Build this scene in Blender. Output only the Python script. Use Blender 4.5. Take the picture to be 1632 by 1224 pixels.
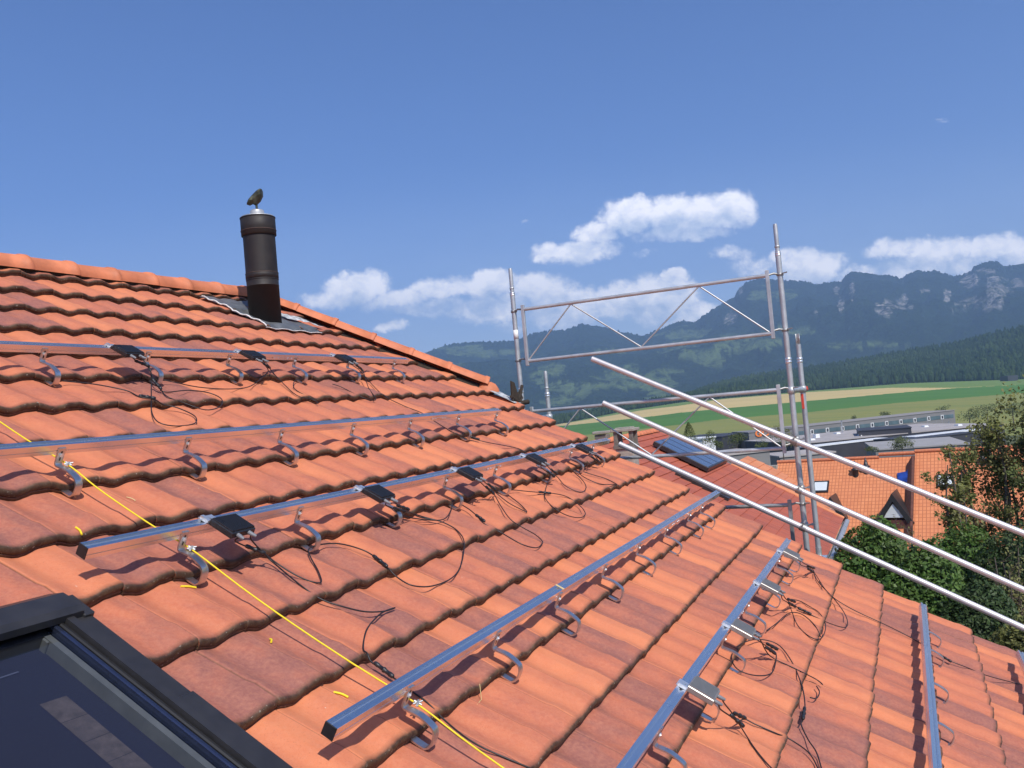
import bpy, math, random
import numpy as np
from mathutils import Vector, Matrix, noise as mnoise

for o in list(bpy.data.objects):
    bpy.data.objects.remove(o, do_unlink=True)
scene = bpy.context.scene
col = scene.collection
random.seed(7)
RNG = np.random.default_rng(7)

# ------------------------------------------------------------------ camera
CAM_Z = 10.0
ROT = np.array([[0.40616752, 0.005582, -0.91378158],
                [-0.90958519, -0.09344806, -0.40487311],
                [-0.08765112, 0.99560851, -0.03287826]])
FPX = 1407.742          # focal length in pixels of a 1632 px wide picture
cam_data = bpy.data.cameras.new('camera')
cam_data.sensor_width = 36.0
cam_data.lens = FPX / 1632.0 * 36.0
cam_data.clip_start = 0.05
cam_data.clip_end = 60000.0
cam = bpy.data.objects.new('camera', cam_data)
col.objects.link(cam)
M4 = Matrix([[*map(float, ROT[0]), 0.0], [*map(float, ROT[1]), 0.0], [*map(float, ROT[2]), CAM_Z], [0, 0, 0, 1]])
cam.matrix_world = M4
scene.camera = cam

# ------------------------------------------------------------------ sun, sky, exposure
SUN_DIR = Vector((-0.50, -0.565, 0.829)).normalized()      # towards the sun
SUN_EL = math.asin(SUN_DIR.z)
SUN_ROT = math.atan2(SUN_DIR.x, SUN_DIR.y)
sun_data = bpy.data.lights.new('sun', 'SUN')
sun_data.energy = 4.2
sun_data.angle = math.radians(0.53)
sun_data.color = (1.0, 0.955, 0.88)
sun = bpy.data.objects.new('sun', sun_data)
col.objects.link(sun)
sun.location = (-20, -25, 45)
sun.rotation_euler = (-SUN_DIR).to_track_quat('-Z', 'Y').to_euler()

scene.view_settings.view_transform = 'Standard'
scene.view_settings.look = 'None'
scene.view_settings.gamma = 1.0
scene.view_settings.exposure = 0.30
scene.view_settings.use_curve_mapping = False
scene.cycles.volume_bounces = 1
scene.cycles.max_bounces = 8
scene.cycles.transparent_max_bounces = 12


def ray(x, y):
    """world direction of a pixel of the 1632x1224 photograph"""
    return ROT @ np.array([x - 816.0, -(y - 612.0), -FPX])


FWD = ROT @ np.array([0, 0, -1.0])
ORIGIN = np.array([0, 0, CAM_Z])


def far(x, y, depth):
    """point on a pixel's line of sight at a given forward distance in metres"""
    r = ray(x, y)
    return ORIGIN + r * (depth / FPX)


def pix(p):
    c = ROT.T @ (np.array(p) - ORIGIN)
    return 816 + FPX * c[0] / -c[2], 612 - FPX * c[1] / -c[2]


class NT:
    """small helper to write node trees"""
    def __init__(self, tree):
        self.t = tree
        self.n = tree.nodes
        self.l = tree.links

    def add(self, kind, **kw):
        n = self.n.new(kind)
        for k, v in kw.items():
            setattr(n, k, v)
        return n

    def put(self, sock, v):
        if v is None:
            return
        if hasattr(v, 'links') or isinstance(v, bpy.types.NodeSocket):
            self.l.new(v, sock)
        else:
            if hasattr(sock.default_value, '__len__') and not hasattr(v, '__len__'):
                v = [v] * len(sock.default_value)
            elif hasattr(sock.default_value, '__len__') and len(sock.default_value) == 4 and len(v) == 3:
                v = (*v, 1.0)
            sock.default_value = v

    def math(self, op, a, b=None, c=None, clamp=False):
        n = self.add('ShaderNodeMath', operation=op, use_clamp=clamp)
        self.put(n.inputs[0], a)
        self.put(n.inputs[1], b)
        self.put(n.inputs[2], c)
        return n.outputs[0]

    def vmath(self, op, a, b=None, out=0):
        n = self.add('ShaderNodeVectorMath', operation=op)
        self.put(n.inputs[0], a)
        self.put(n.inputs[1], b)
        return n.outputs['Value'] if out == 'v' else n.outputs[0]

    def noise(self, vec, scale, detail=4, rough=0.55, dist=0.0, out='Fac'):
        n = self.add('ShaderNodeTexNoise')
        self.put(n.inputs['Vector'], vec)
        n.inputs['Scale'].default_value = scale
        n.inputs['Detail'].default_value = detail
        n.inputs['Roughness'].default_value = rough
        n.inputs['Distortion'].default_value = dist
        return n.outputs[out]

    def ramp(self, v, a, b, c=0.0, d=1.0, smooth=False):
        n = self.add('ShaderNodeMapRange')
        n.interpolation_type = 'SMOOTHSTEP' if smooth else 'LINEAR'
        self.put(n.inputs['Value'], v)
        n.inputs['From Min'].default_value = a
        n.inputs['From Max'].default_value = b
        n.inputs['To Min'].default_value = c
        n.inputs['To Max'].default_value = d
        return n.outputs['Result']

    def mix(self, f, a, b):
        n = self.add('ShaderNodeMix', data_type='RGBA')
        self.put(n.inputs[0], f)
        self.put(n.inputs[6], a)
        self.put(n.inputs[7], b)
        return n.outputs[2]

    def mapping(self, vec, scale=(1, 1, 1), loc=(0, 0, 0), rot=(0, 0, 0)):
        n = self.add('ShaderNodeMapping')
        self.put(n.inputs['Vector'], vec)
        n.inputs['Scale'].default_value = scale
        n.inputs['Location'].default_value = loc
        n.inputs['Rotation'].default_value = rot
        return n.outputs[0]


# world: daylight sky with cumulus banks low over the mountains
world = bpy.data.worlds.new('World')
scene.world = world
world.use_nodes = True
W = NT(world.node_tree)
W.n.clear()
sky = W.add('ShaderNodeTexSky', sky_type='NISHITA')
sky.sun_disc = False
sky.sun_elevation = SUN_EL
sky.sun_rotation = SUN_ROT
sky.altitude = 700
sky.air_density = 1.0
sky.dust_density = 1.6
sky.ozone_density = 2.0
SKY_SAT = 1.16
hs = W.add('ShaderNodeHueSaturation')
skt = W.add('ShaderNodeMix', data_type='RGBA', blend_type='MULTIPLY')
skt.inputs[0].default_value = 1.0
W.put(skt.inputs[6], sky.outputs[0])
skt.inputs[7].default_value = (.90, .90, 1.12, 1)
W.put(hs.inputs['Color'], skt.outputs[2])
hs.inputs['Saturation'].default_value = SKY_SAT
hs.inputs['Value'].default_value = 1.0
tc = W.add('ShaderNodeTexCoord')
right = tuple(np.array([-FWD[1], FWD[0], 0]) * -1 / math.hypot(FWD[0], FWD[1]))   # level axis to the right
fw = np.array([FWD[0], FWD[1], 0]); fw /= np.linalg.norm(fw)
dirv = tc.outputs['Generated']
dfw = W.vmath('DOT_PRODUCT', dirv, tuple(fw), out='v')
du = W.math('DIVIDE', W.vmath('DOT_PRODUCT', dirv, right, out='v'), W.math('MAXIMUM', dfw, 0.02))
dv = W.math('DIVIDE', W.vmath('DOT_PRODUCT', dirv, (0, 0, 1), out='v'), W.math('MAXIMUM', dfw, 0.02))
cuv = W.add('ShaderNodeCombineXYZ')
W.put(cuv.inputs[0], du); W.put(cuv.inputs[1], dv)
cuv = cuv.outputs[0]


def sky_uv(x, y):
    r = ray(x, y)
    d = r @ fw
    return (r @ np.array(right)) / d, r[2] / d


# each bank: centre pixel, half sizes in px, weight
BANKS = [(1095, 340, 110, 36, 1.0), (1000, 345, 62, 34, 1.0), (1168, 330, 52, 34, 1.0), (1085, 372, 95, 18, .75),
         (925, 400, 72, 24, .85), (872, 402, 30, 20, .8), (945, 372, 45, 24, .75),
         (562, 462, 62, 30, 1.0), (525, 474, 55, 20, .7), (640, 478, 70, 20, .8), (700, 462, 65, 22, .8), (690, 490, 90, 20, .55),
         (780, 456, 55, 26, 1.0), (795, 490, 95, 30, .68), (865, 462, 60, 32, 1.0), (905, 490, 90, 40, .8),
         (1045, 478, 72, 42, 1.0), (1072, 442, 22, 12, .85), (990, 480, 80, 34, .8), (1090, 500, 80, 26, .7),
         (1200, 425, 60, 24, .5), (1165, 403, 46, 18, .5), (1290, 428, 66, 30, 1.0), (1250, 408, 34, 16, .75),
         (1430, 398, 62, 22, .75), (1500, 402, 70, 28, .9), (1585, 398, 75, 28, .85), (1480, 430, 120, 26, .75),
         (1640, 410, 60, 34, .8), (1380, 440, 80, 20, .55),
         (630, 522, 32, 9, .8), (808, 522, 30, 16, .5), (1508, 192, 16, 6, .30), (850, 356, 9, 5, .3), (1020, 405, 26, 12, .35)]
wn = W.noise(cuv, 26.0, 6, 0.62, 0.0, 'Color')
wn2 = W.noise(cuv, 7.0, 3, 0.5, 0.0, 'Color')
warp = W.vmath('ADD', cuv, W.vmath('MULTIPLY', W.vmath('SUBTRACT', wn, (0.5, 0.5, 0.5)), (0.034, 0.024, 0)))
warp = W.vmath('ADD', warp, W.vmath('MULTIPLY', W.vmath('SUBTRACT', wn2, (0.5, 0.5, 0.5)), (0.05, 0.02, 0)))


def bank_field(vec):
    acc = None
    for (x, y, rx, ry, w) in BANKS:
        u, v = sky_uv(x, y)
        mp = W.vmath('MULTIPLY', W.vmath('SUBTRACT', vec, (float(u), float(v), 0)), (FPX / rx, FPX / ry, 0))
        d = W.vmath('LENGTH', mp, out='v')
        f = W.ramp(d, 0.35, 1.3, w, 0.0, True)
        acc = f if acc is None else W.math('MAXIMUM', acc, f)
    return acc


dens = bank_field(warp)
# the same banks a little higher up: where cloud lies above, the cloud below is its grey underside
dens_up = bank_field(W.vmath('ADD', warp, (0.004, 0.020, 0)))
fine = W.noise(cuv, 60.0, 6, 0.6)
gate = W.ramp(dens, 0.0, 0.30)
fine2 = W.noise(cuv, 150.0, 5, 0.65)
fn = W.math('ADD', W.math('MULTIPLY', W.math('SUBTRACT', fine, 0.5), 1.0), W.math('MULTIPLY', W.math('SUBTRACT', fine2, 0.5), 0.45))
dens_f = W.math('ADD', dens, W.math('MULTIPLY', fn, gate))
alpha = W.ramp(dens_f, 0.17, 0.84, 0.0, 0.95, True)
puff = W.noise(W.mapping(cuv, (1, 1.3, 1)), 38.0, 7, 0.62, 0.3)
lit = W.math('ADD', W.math('MULTIPLY', W.ramp(dens_up, 0.25, 0.95), 0.62), W.math('MULTIPLY', W.math('SUBTRACT', puff, 0.5), 2.0))
cloud_c = W.mix(W.ramp(lit, -0.05, 0.85, 0, 1), (13.4, 13.0, 13.0), (5.2, 6.4, 8.6))
# thin summer veil that pales the lowest sky and fills the gaps between the banks
veil = W.math('MULTIPLY', W.ramp(dv, 0.30, 0.02, 0.0, 0.46, True), W.ramp(W.noise(W.mapping(cuv, (1, 2.2, 1)), 5.0, 5, 0.6), 0.25, 0.75, 0.55, 1.15))
sky_low = W.mix(veil, hs.outputs[0], (6.0, 7.4, 9.6))
skyc = W.mix(alpha, sky_low, cloud_c)
bg = W.add('ShaderNodeBackground')
W.put(bg.inputs['Color'], skyc)
bg.inputs['Strength'].default_value = 0.10
wo = W.add('ShaderNodeOutputWorld')
W.l.new(bg.outputs[0], wo.inputs['Surface'])

# ------------------------------------------------------------------ the roof's own frame
PIT = math.radians(29.64857)
HC = 1.5843             # eye height above the tile plane
G = 0.34                # course gauge
B0 = -3.0882618 * HC
NV = np.array([0, -math.sin(PIT), math.cos(PIT)])
DV = np.array([0, -math.cos(PIT), -math.sin(PIT)])
TP = 0.2196             # tile pitch
A0 = 2.108              # a seam
A_VERGE = A0 + 25 * TP


def P(a, b, h=0.0):
    """a: metres along the eaves, b: metres down the slope from the first course, h: above the tiles"""
    return NV * (h - HC) + DV * (b + B0) + np.array([a, 0, CAM_Z])


def prof(u):
    u = u % 1.0
    if u < .4:
        return .5 + .5 * math.cos(math.pi * u / .4)
    if u < .76:
        return .5 - .5 * math.cos(math.pi * (u - .4) / .36)
    return 1.0


def surf(a, b):
    return -.0095 + .0195 * prof((a - A0) / TP) - .022 + .038 * ((b / G) % 1.0)


# ------------------------------------------------------------------ mesh building
class MB:
    def __init__(self):
        self.v = []
        self.f = []
        self.s = []

    def add(self, vs, fs, smooth=False):
        o = len(self.v)
        self.v.extend([tuple(float(c) for c in p) for p in vs])
        for q in fs:
            self.f.append([i + o for i in q])
            self.s.append(smooth)
        return self

    def box(self, lo, hi, bev=0.0):
        x0, y0, z0 = lo
        x1, y1, z1 = hi
        if bev <= 0:
            vs = [(x0, y0, z0), (x1, y0, z0), (x1, y1, z0), (x0, y1, z0), (x0, y0, z1), (x1, y0, z1), (x1, y1, z1), (x0, y1, z1)]
            return self.add(vs, [(3, 2, 1, 0), (4, 5, 6, 7), (0, 1, 5, 4), (1, 2, 6, 5), (2, 3, 7, 6), (3, 0, 4, 7)])
        e = bev
        vs = []
        for z, i in ((z0, e), (z0 + e, 0), (z1 - e, 0), (z1, e)):
            vs += [(x0 + i + e * (i == 0), y0 + i, z), (x1 - i - e * (i == 0), y0 + i, z), (x1 - i, y0 + i + e * (i == 0), z), (x1 - i, y1 - i - e * (i == 0), z),
                   (x1 - i - e * (i == 0), y1 - i, z), (x0 + i + e * (i == 0), y1 - i, z), (x0 + i, y1 - i - e * (i == 0), z), (x0 + i, y0 + i + e * (i == 0), z)]
        fs = [tuple(range(7, -1, -1)), tuple(range(24, 32))]
        for k in range(3):
            for j in range(8):
                fs.append((k * 8 + j, k * 8 + (j + 1) % 8, k * 8 + 8 + (j + 1) % 8, k * 8 + 8 + j))
        return self.add(vs, fs)

    def hexa(self, pts):
        """8 corners: bottom ring then top ring"""
        return self.add(pts, [(3, 2, 1, 0), (4, 5, 6, 7), (0, 1, 5, 4), (1, 2, 6, 5), (2, 3, 7, 6), (3, 0, 4, 7)])

    def prism(self, poly, d0, d1, axis=0):
        """extrude a 2D polygon (other two axes in order) along an axis"""
        vs = []
        for d in (d0, d1):
            for (p, q) in poly:
                c = [p, q]
                c.insert(axis, d)
                vs.append(c)
        n = len(poly)
        fs = [tuple(range(n - 1, -1, -1)), tuple(range(n, 2 * n))]
        for i in range(n):
            fs.append((i, (i + 1) % n, n + (i + 1) % n, n + i))
        return self.add(vs, fs)

    def tube(self, pts, r, seg=8, caps=True, smooth=True):
        pts = [Vector([float(c) for c in p]) for p in pts]
        rs = r if hasattr(r, '__len__') else [r] * len(pts)
        n = len(pts)
        vs = []
        up = None
        for i, p in enumerate(pts):
            t = (pts[min(i + 1, n - 1)] - pts[max(i - 1, 0)])
            if t.length < 1e-9:
                t = Vector((0, 0, 1))
            t.normalize()
            if up is None:
                up = Vector((0, 0, 1)) if abs(t.z) < .9 else Vector((1, 0, 0))
            s = t.cross(up)
            if s.length < 1e-6:
                s = t.cross(Vector((1, 0.3, 0)))
            s.normalize()
            up = s.cross(t).normalized()
            for k in range(seg):
                an = 2 * math.pi * k / seg
                vs.append(p + (s * math.cos(an) + up * math.sin(an)) * rs[i])
        fs = []
        for i in range(n - 1):
            for k in range(seg):
                fs.append((i * seg + k, i * seg + (k + 1) % seg, (i + 1) * seg + (k + 1) % seg, (i + 1) * seg + k))
        self.add(vs, fs, smooth)
        if caps:
            self.add(vs[:seg], [tuple(range(seg - 1, -1, -1))])
            self.add(vs[-seg:], [tuple(range(seg))])
        return self

    def lathe(self, prf, seg=32, c=(0, 0, 0), smooth=True):
        vs = []
        for (r, z) in prf:
            for k in range(seg):
                an = 2 * math.pi * k / seg
                vs.append((c[0] + r * math.cos(an), c[1] + r * math.sin(an), c[2] + z))
        fs = []
        for i in range(len(prf) - 1):
            for k in range(seg):
                fs.append((i * seg + k, i * seg + (k + 1) % seg, (i + 1) * seg + (k + 1) % seg, (i + 1) * seg + k))
        return self.add(vs, fs, smooth)

    def build(self, name, m=None, parent=None, loc=None):
        me = bpy.data.meshes.new(name)
        me.from_pydata(self.v, [], self.f)
        me.polygons.foreach_set('use_smooth', self.s)
        me.update()
        o = bpy.data.objects.new(name, me)
        col.objects.link(o)
        if m:
            me.materials.append(m)
        if parent is not None:
            o.parent = parent
        if loc is not None:
            o.location = loc
        return o


def tag(o, label=None, cat=None, group=None, kind=None):
    if label: o['label'] = label
    if cat: o['category'] = cat
    if group: o['group'] = group
    if kind: o['kind'] = kind
    return o


def empty(name, loc=(0, 0, 0), rot=(0, 0, 0)):
    o = bpy.data.objects.new(name, None)
    col.objects.link(o)
    o.empty_display_size = 0.2
    o.location = [float(c) for c in loc]
    o.rotation_euler = rot
    return o


def copy_tree(o, parent=None):
    c = o.copy()
    col.objects.link(c)
    c.parent = parent
    for ch in [x for x in bpy.data.objects if x.parent == o]:
        copy_tree(ch, c)
    return c


def smooth_path(pts, sub=5):
    pts = [Vector(p) for p in pts]
    if len(pts) < 3:
        return pts
    ext = [pts[0] * 2 - pts[1]] + pts + [pts[-1] * 2 - pts[-2]]
    out = []
    for i in range(1, len(ext) - 2):
        p0, p1, p2, p3 = ext[i - 1], ext[i], ext[i + 1], ext[i + 2]
        for k in range(sub):
            t = k / sub
            out.append(0.5 * ((2 * p1) + (-p0 + p2) * t + (2 * p0 - 5 * p1 + 4 * p2 - p3) * t * t + (-p0 + 3 * p1 - 3 * p2 + p3) * t ** 3))
    out.append(pts[-1])
    return out


# ------------------------------------------------------------------ materials
def new_mat(name):
    m = bpy.data.materials.new(name)
    m.use_nodes = True
    T = NT(m.node_tree)
    T.n.clear()
    out = T.add('ShaderNodeOutputMaterial')
    b = T.add('ShaderNodeBsdfPrincipled')
    T.l.new(b.outputs[0], out.inputs['Surface'])
    return m, T, b, out


def bump(T, b, h, strength=0.3, dist=0.01):
    n = T.add('ShaderNodeBump')
    n.inputs['Strength'].default_value = strength
    n.inputs['Distance'].default_value = dist
    T.put(n.inputs['Height'], h)
    T.l.new(n.outputs[0], b.inputs['Normal'])


def simple(name, c, rough=.6, metal=0.0, var=.15, scale=8.0, bmp=.1, bd=.004, spec=.5, dirt=None):
    m, T, b, out = new_mat(name)
    tcn = T.add('ShaderNodeTexCoord').outputs['Object']
    n = T.noise(tcn, scale, 5, .6)
    c1 = tuple(x * (1 - var) for x in c)
    c2 = tuple(min(1, x * (1 + var)) for x in c)
    cc = T.mix(T.ramp(n, .3, .7), c1, c2)
    if dirt:
        n3 = T.noise(tcn, scale * .37, 6, .65)
        cc = T.mix(T.ramp(n3, .52, .75, 0, .8), cc, dirt)
    T.put(b.inputs['Base Color'], cc)
    b.inputs['Roughness'].default_value = rough
    rv = .02 if metal > .7 else .1
    T.put(b.inputs['Roughness'], T.ramp(n, .2, .8, max(rough - rv, .02), min(rough + rv, 1)))
    b.inputs['Metallic'].default_value = metal
    b.inputs['Specular IOR Level'].default_value = spec
    if bmp > 0:
        bump(T, b, T.noise(tcn, scale * 4, 4, .6), bmp, bd)
    return m


def tile_mat():
    m, T, b, out = new_mat('terracotta_tile')
    oc = T.add('ShaderNodeTexCoord').outputs['Object']
    tint = T.add('ShaderNodeAttribute', attribute_name='tint').outputs['Fac']
    lip = T.add('ShaderNodeAttribute', attribute_name='lip').outputs['Fac']
    off = T.add('ShaderNodeCombineXYZ')
    T.put(off.inputs[0], T.math('MULTIPLY', tint, 37.0)); T.put(off.inputs[1], T.math('MULTIPLY', tint, 11.0))
    v = T.vmath('ADD', oc, off.outputs[0])
    # firing flashes: mauve smudges drawn out along each tile
    st = T.mapping(v, (1.0, .42, 1.0))
    n1 = T.noise(st, 9.0, 5, .6, .4)
    n2 = T.noise(oc, 1.3, 3, .5)
    k = T.math('ADD', T.math('MULTIPLY', T.math('SUBTRACT', n1, .5), 1.4), T.math('MULTIPLY', T.math('SUBTRACT', tint, .5), 1.15))
    k = T.math('ADD', k, T.math('MULTIPLY', T.math('SUBTRACT', n2, .5), .35))
    c = T.mix(T.ramp(k, -.6, .05), (.635, .205, .090), (.495, .146, .077))
    c = T.mix(T.ramp(k, .0, .55), c, (.275, .100, .078))
    # fine mottling
    n3 = T.noise(v, 70.0, 5, .7)
    c = T.mix(T.ramp(n3, .35, .75, 0, .34), c, (.68, .30, .17))
    n9 = T.noise(oc, 210.0, 3, .7)
    c = T.mix(T.ramp(n9, .58, .72, 0, .45), c, (.22, .085, .05))
    # pale lichen dots
    n4 = T.noise(oc, 55.0, 2, .5)
    n5 = T.noise(oc, 6.0, 3, .5)
    dots = T.math('MULTIPLY', T.ramp(n4, .765, .80), T.ramp(n5, .5, .62))
    c = T.mix(dots, c, (.62, .50, .38))
    # dirt and moss on the weathered front edges
    n6 = T.noise(oc, 60.0, 4, .7)
    lipf = T.math('MULTIPLY', lip, T.ramp(n6, .15, .55, .7, 1.15), clamp=True)
    n7 = T.noise(oc, 23.0, 4, .6)
    moss = T.mix(T.ramp(n7, .38, .70), (.050, .024, .014), (.115, .070, .038))
    c = T.mix(lipf, c, moss)
    n8 = T.noise(oc, 95.0, 2, .5)
    c = T.mix(T.math('MULTIPLY', T.math('MULTIPLY', T.ramp(lip, .5, .95), T.ramp(n8, .67, .74)), .6), c, (.46, .42, .33))
    T.put(b.inputs['Base Color'], c)
    b.inputs['Roughness'].default_value = .62
    b.inputs['Specular IOR Level'].default_value = .35
    h = T.math('ADD', T.math('MULTIPLY', T.noise(v, 160.0, 4, .7), .35), T.math('MULTIPLY', T.noise(st, 22.0, 4, .6), .9))
    h = T.math('ADD', h, T.math('MULTIPLY', T.math('MULTIPLY', lip, n6), 1.6))
    bump(T, b, h, .45, .004)
    return m


M = {}
M['tile'] = tile_mat()
M['ridge'] = simple('ridge_tile', (.57, .185, .085), .62, 0, .22, 7, .25, .004, .35, dirt=(.50, .17, .10))
M['alu'] = simple('bright_aluminium', (.82, .81, .80), .27, 1, .03, 1.5, 0, .001)
M['alu_groove'] = simple('aluminium_groove', (.30, .33, .38), .35, 1, .1, 30, 0)
M['steel'] = simple('stainless_hook', (.62, .61, .60), .36, 1, .10, 40, .06, .001)
M['galv'] = simple('galvanised_tube', (.50, .51, .51), .48, .6, .14, 9, 0, .001, dirt=(.38, .37, .35))
M['galv_dull'] = simple('old_galvanised', (.36, .36, .35), .55, .8, .2, 30, .15, .002, dirt=(.26, .22, .19))
M['tube_bright'] = simple('new_galvanised_tube', (.60, .58, .575), .45, .5, .08, 5, 0, .001)
M['black'] = simple('black_plastic', (.018, .018, .020), .42, 0, .2, 30, .08, .001)
M['cable'] = simple('black_cable', (.016, .014, .014), .45, 0, .2, 60, 0)
M['case'] = simple('dark_anodised_case', (.05, .05, .055), .33, .65, .12, 40, .05, .001)
M['grey_gland'] = simple('grey_gland', (.17, .175, .19), .5, 0, .1, 40, 0)
M['string'] = simple('yellow_string', (.86, .66, .02), .6, 0, .06, 90, .3, .001)
M['zinc'] = simple('zinc_bright', (.82, .82, .80), .32, .85, .1, 40, .05, .001)
M['stovepipe'] = simple('brown_black_pipe', (.020, .0155, .014), .62, .1, .35, 9, .25, .003, dirt=(.036, .028, .024))
M['rust'] = simple('rusty_seam', (.085, .055, .045), .7, .2, .3, 50, .3, .002)
M['cowl'] = simple('verdigris_cowl', (.085, .085, .055), .5, .6, .35, 22, .3, .003, dirt=(.03, .028, .022))
M['case_glare'] = simple('glare_lit_case', (.34, .33, .31), .38, .6, .08, 40, 0)  # lighter copy of the dark case, sky glare put into its colour
M['lead'] = simple('lead_sheet', (.16, .17, .175), .55, .55, .2, 10, .4, .008, dirt=(.30, .31, .31))
M['leadwhite'] = simple('weathered_lead_streaks', (.50, .51, .50), .6, .2, .55, 26, .6, .006, dirt=(.12, .125, .13))
M['whiteedge'] = simple('white_edge_strip', (.66, .65, .62), .6, 0, .3, 60, .1, .002, dirt=(.16, .15, .14))
M['darkmetal'] = simple('anthracite_cladding', (.040, .038, .040), .38, .35, .2, 12, .08, .001, dirt=(.055, .052, .052))
M['gasket'] = simple('black_gasket', (.010, .010, .011), .6, 0, .1, 20, 0)
M['reveal'] = simple('grey_sash_wood', (.125, .12, .105), .7, 0, .18, 14, .2, .002, dirt=(.13, .12, .10))
M['plaster'] = simple('pale_plaster', (.62, .58, .50), .85, 0, .06, 3, .2, .004)
M['concrete'] = simple('old_concrete', (.33, .30, .25), .9, 0, .2, 6, .5, .01, dirt=(.20, .185, .155))
M['concrete_dark'] = simple('stained_concrete', (.17, .15, .125), .9, 0, .25, 8, .5, .01)
M['wood'] = simple('brown_timber', (.12, .075, .045), .8, 0, .2, 10, .3, .003)
M['red'] = simple('red_paint', (.62, .07, .04), .5, 0, .15, 30, .1, .001)
M['label_white'] = simple('white_sticker', (.78, .77, .75), .6, 0, .08, 60, 0)
M['moss'] = simple('debris_and_shade', (.035, .026, .018), .95, 0, .4, 60, .6, .006)  # shared by debris and the mortar darkened as cap shadow
M['straw'] = simple('dry_straw', (.62, .47, .22), .8, 0, .1, 60, 0)


# ================================================================== OUR HOUSE
HOUSE_Z = 0.0
house_loc = np.array([2.2, 5.2, 0.0])
house = tag(empty('house', house_loc), 'near house whose weathered orange tiled roof fills the foreground', 'house')


def hpart(mb, name, m, parent=None, lab=None):
    """a part of the house whose vertices are given in world coordinates"""
    if parent is None:
        o = mb.build(name, m, house, tuple(-house_loc))
    else:
        o = mb.build(name, m, parent)
    if lab: o['label'] = lab
    return o


def roofed(mb):
    mb.v = [tuple(P(*p)) for p in mb.v]
    mb.f = [q[::-1] for q in mb.f]
    return mb


HIP = lambda b: 6.57 + .50 * (b + .48)


def build_tiles():
    us = [0, .012, .05, .12, .20, .29, .40, .50, .58, .65, .70, .74, .80, .965, .988]
    pr_ = [prof(u) if u > .001 else prof(.001) for u in us]
    nu = len(us)
    V = []; F = []; TI = []; LP = []
    for k in range(-1, 25):
        b1 = k * G
        for i in range(-26, 25):
            a0 = A0 + i * TP
            if 10 <= k <= 13 and -6 <= i <= -2:
                continue
            if a0 > HIP(b1 - G) - .0 and a0 > HIP(b1):
                continue
            R = RNG.random(8)
            db = (R[0] - .5) * .008; dh = (R[1] - .5) * .004; tw = (R[2] - .5) * .010; da = (R[3] - .5) * .003
            tint = R[4]
            worn = (R[6] - .5) * .006
            # stations along the slope: (b offset from lower edge, extra h, lip value)
            top = [(-G - .045, -.0265, 0), (-G * .72, -.0110, 0), (-G * .4, .0020, 0), (-.10, .0120, 0), (-.028, .0158, .03), (-.014, .0162, .42),
                   (-.0055, .0150, .9), (-.0008, .0108, 1), (.0006, -.004, 1), (-.001, -.0085, .9), (-.009, -.0095, 1), (-.009, -.0120, 1), (-.001, -.0130, .55), (-.002, -.0165, 1), (-.005, -.044, 1)]
            o = len(V)
            for (ob, oh, lp) in top:
                for j, u in enumerate(us):
                    a = a0 + da + u * TP
                    b = b1 + ob + db + tw * (u - .5) * (1 if lp > 0 else .3)
                    if lp > .3:
                        w = mnoise.noise(Vector((a * 26, b1 * 9.7, 0))) * .0035 + mnoise.noise(Vector((a * 90, b1 * 9.7, 5))) * .0018
                        b += w
                    ah = HIP(b) + .02
                    if a > ah:
                        a = ah
                    edge = -.002 * (1 if u in (0, .99) else 0) - (.0025 if u == 0 else 0)
                    h = -.0095 + .0195 * pr_[j] + (.0025 if u >= .86 else 0) + oh + dh + edge + worn * u
                    if ob < -.3 and k >= 0:
                        h -= .002
                    V.append(P(a, b, h)); TI.append(tint); LP.append(max(lp, .55 if j in (0, nu - 1) else 0))
            n = len(top)
            for s in range(n - 1):
                for j in range(nu - 1):
                    p = o + s * nu + j
                    F.append((p, p + nu, p + nu + 1, p + 1))
            for jj, sg in ((0, -1), (nu - 1, 1)):      # side cheeks, so that the joints between tiles read dark
                oo = len(V)
                for s in range(9):
                    q_ = V[o + s * nu + jj]
                    V.append(q_); V.append(q_ - NV * .016 + np.array([-sg * .0004, 0, 0])); TI += [tint, tint]; LP += [.35, 1]
                for s in range(8):
                    f_ = (oo + s * 2, oo + s * 2 + 1, oo + s * 2 + 3, oo + s * 2 + 2)
                    F.append(f_ if sg > 0 else f_[::-1])
            if i == 24:          # verge tile: closed outer cheek
                oo = len(V)
                for s in range(8):
                    V.append(V[o + s * nu + nu - 1]); V.append(V[o + s * nu + nu - 1] + np.array([.004, 0, 0]) - NV * .05)
                    TI += [tint, tint]; LP += [.1, .1]
                for s in range(7):
                    F.append((oo + s * 2, oo + s * 2 + 1, oo + s * 2 + 3, oo + s * 2 + 2))
    me = bpy.data.meshes.new('roof_tiles')
    me.from_pydata([tuple(map(float, p)) for p in V], [], F)
    a1 = me.attributes.new('tint', 'FLOAT', 'POINT'); a1.data.foreach_set('value', np.array(TI, dtype=np.float32))
    a2 = me.attributes.new('lip', 'FLOAT', 'POINT'); a2.data.foreach_set('value', np.array(LP, dtype=np.float32))
    me.polygons.foreach_set('use_smooth', [True] * len(F))
    me.materials.append(M['tile'])
    me.update()
    o = bpy.data.objects.new('roof', me)
    col.objects.link(o)
    o.parent = house
    o.location = tuple(-house_loc)
    return o


roof = build_tiles()

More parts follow.
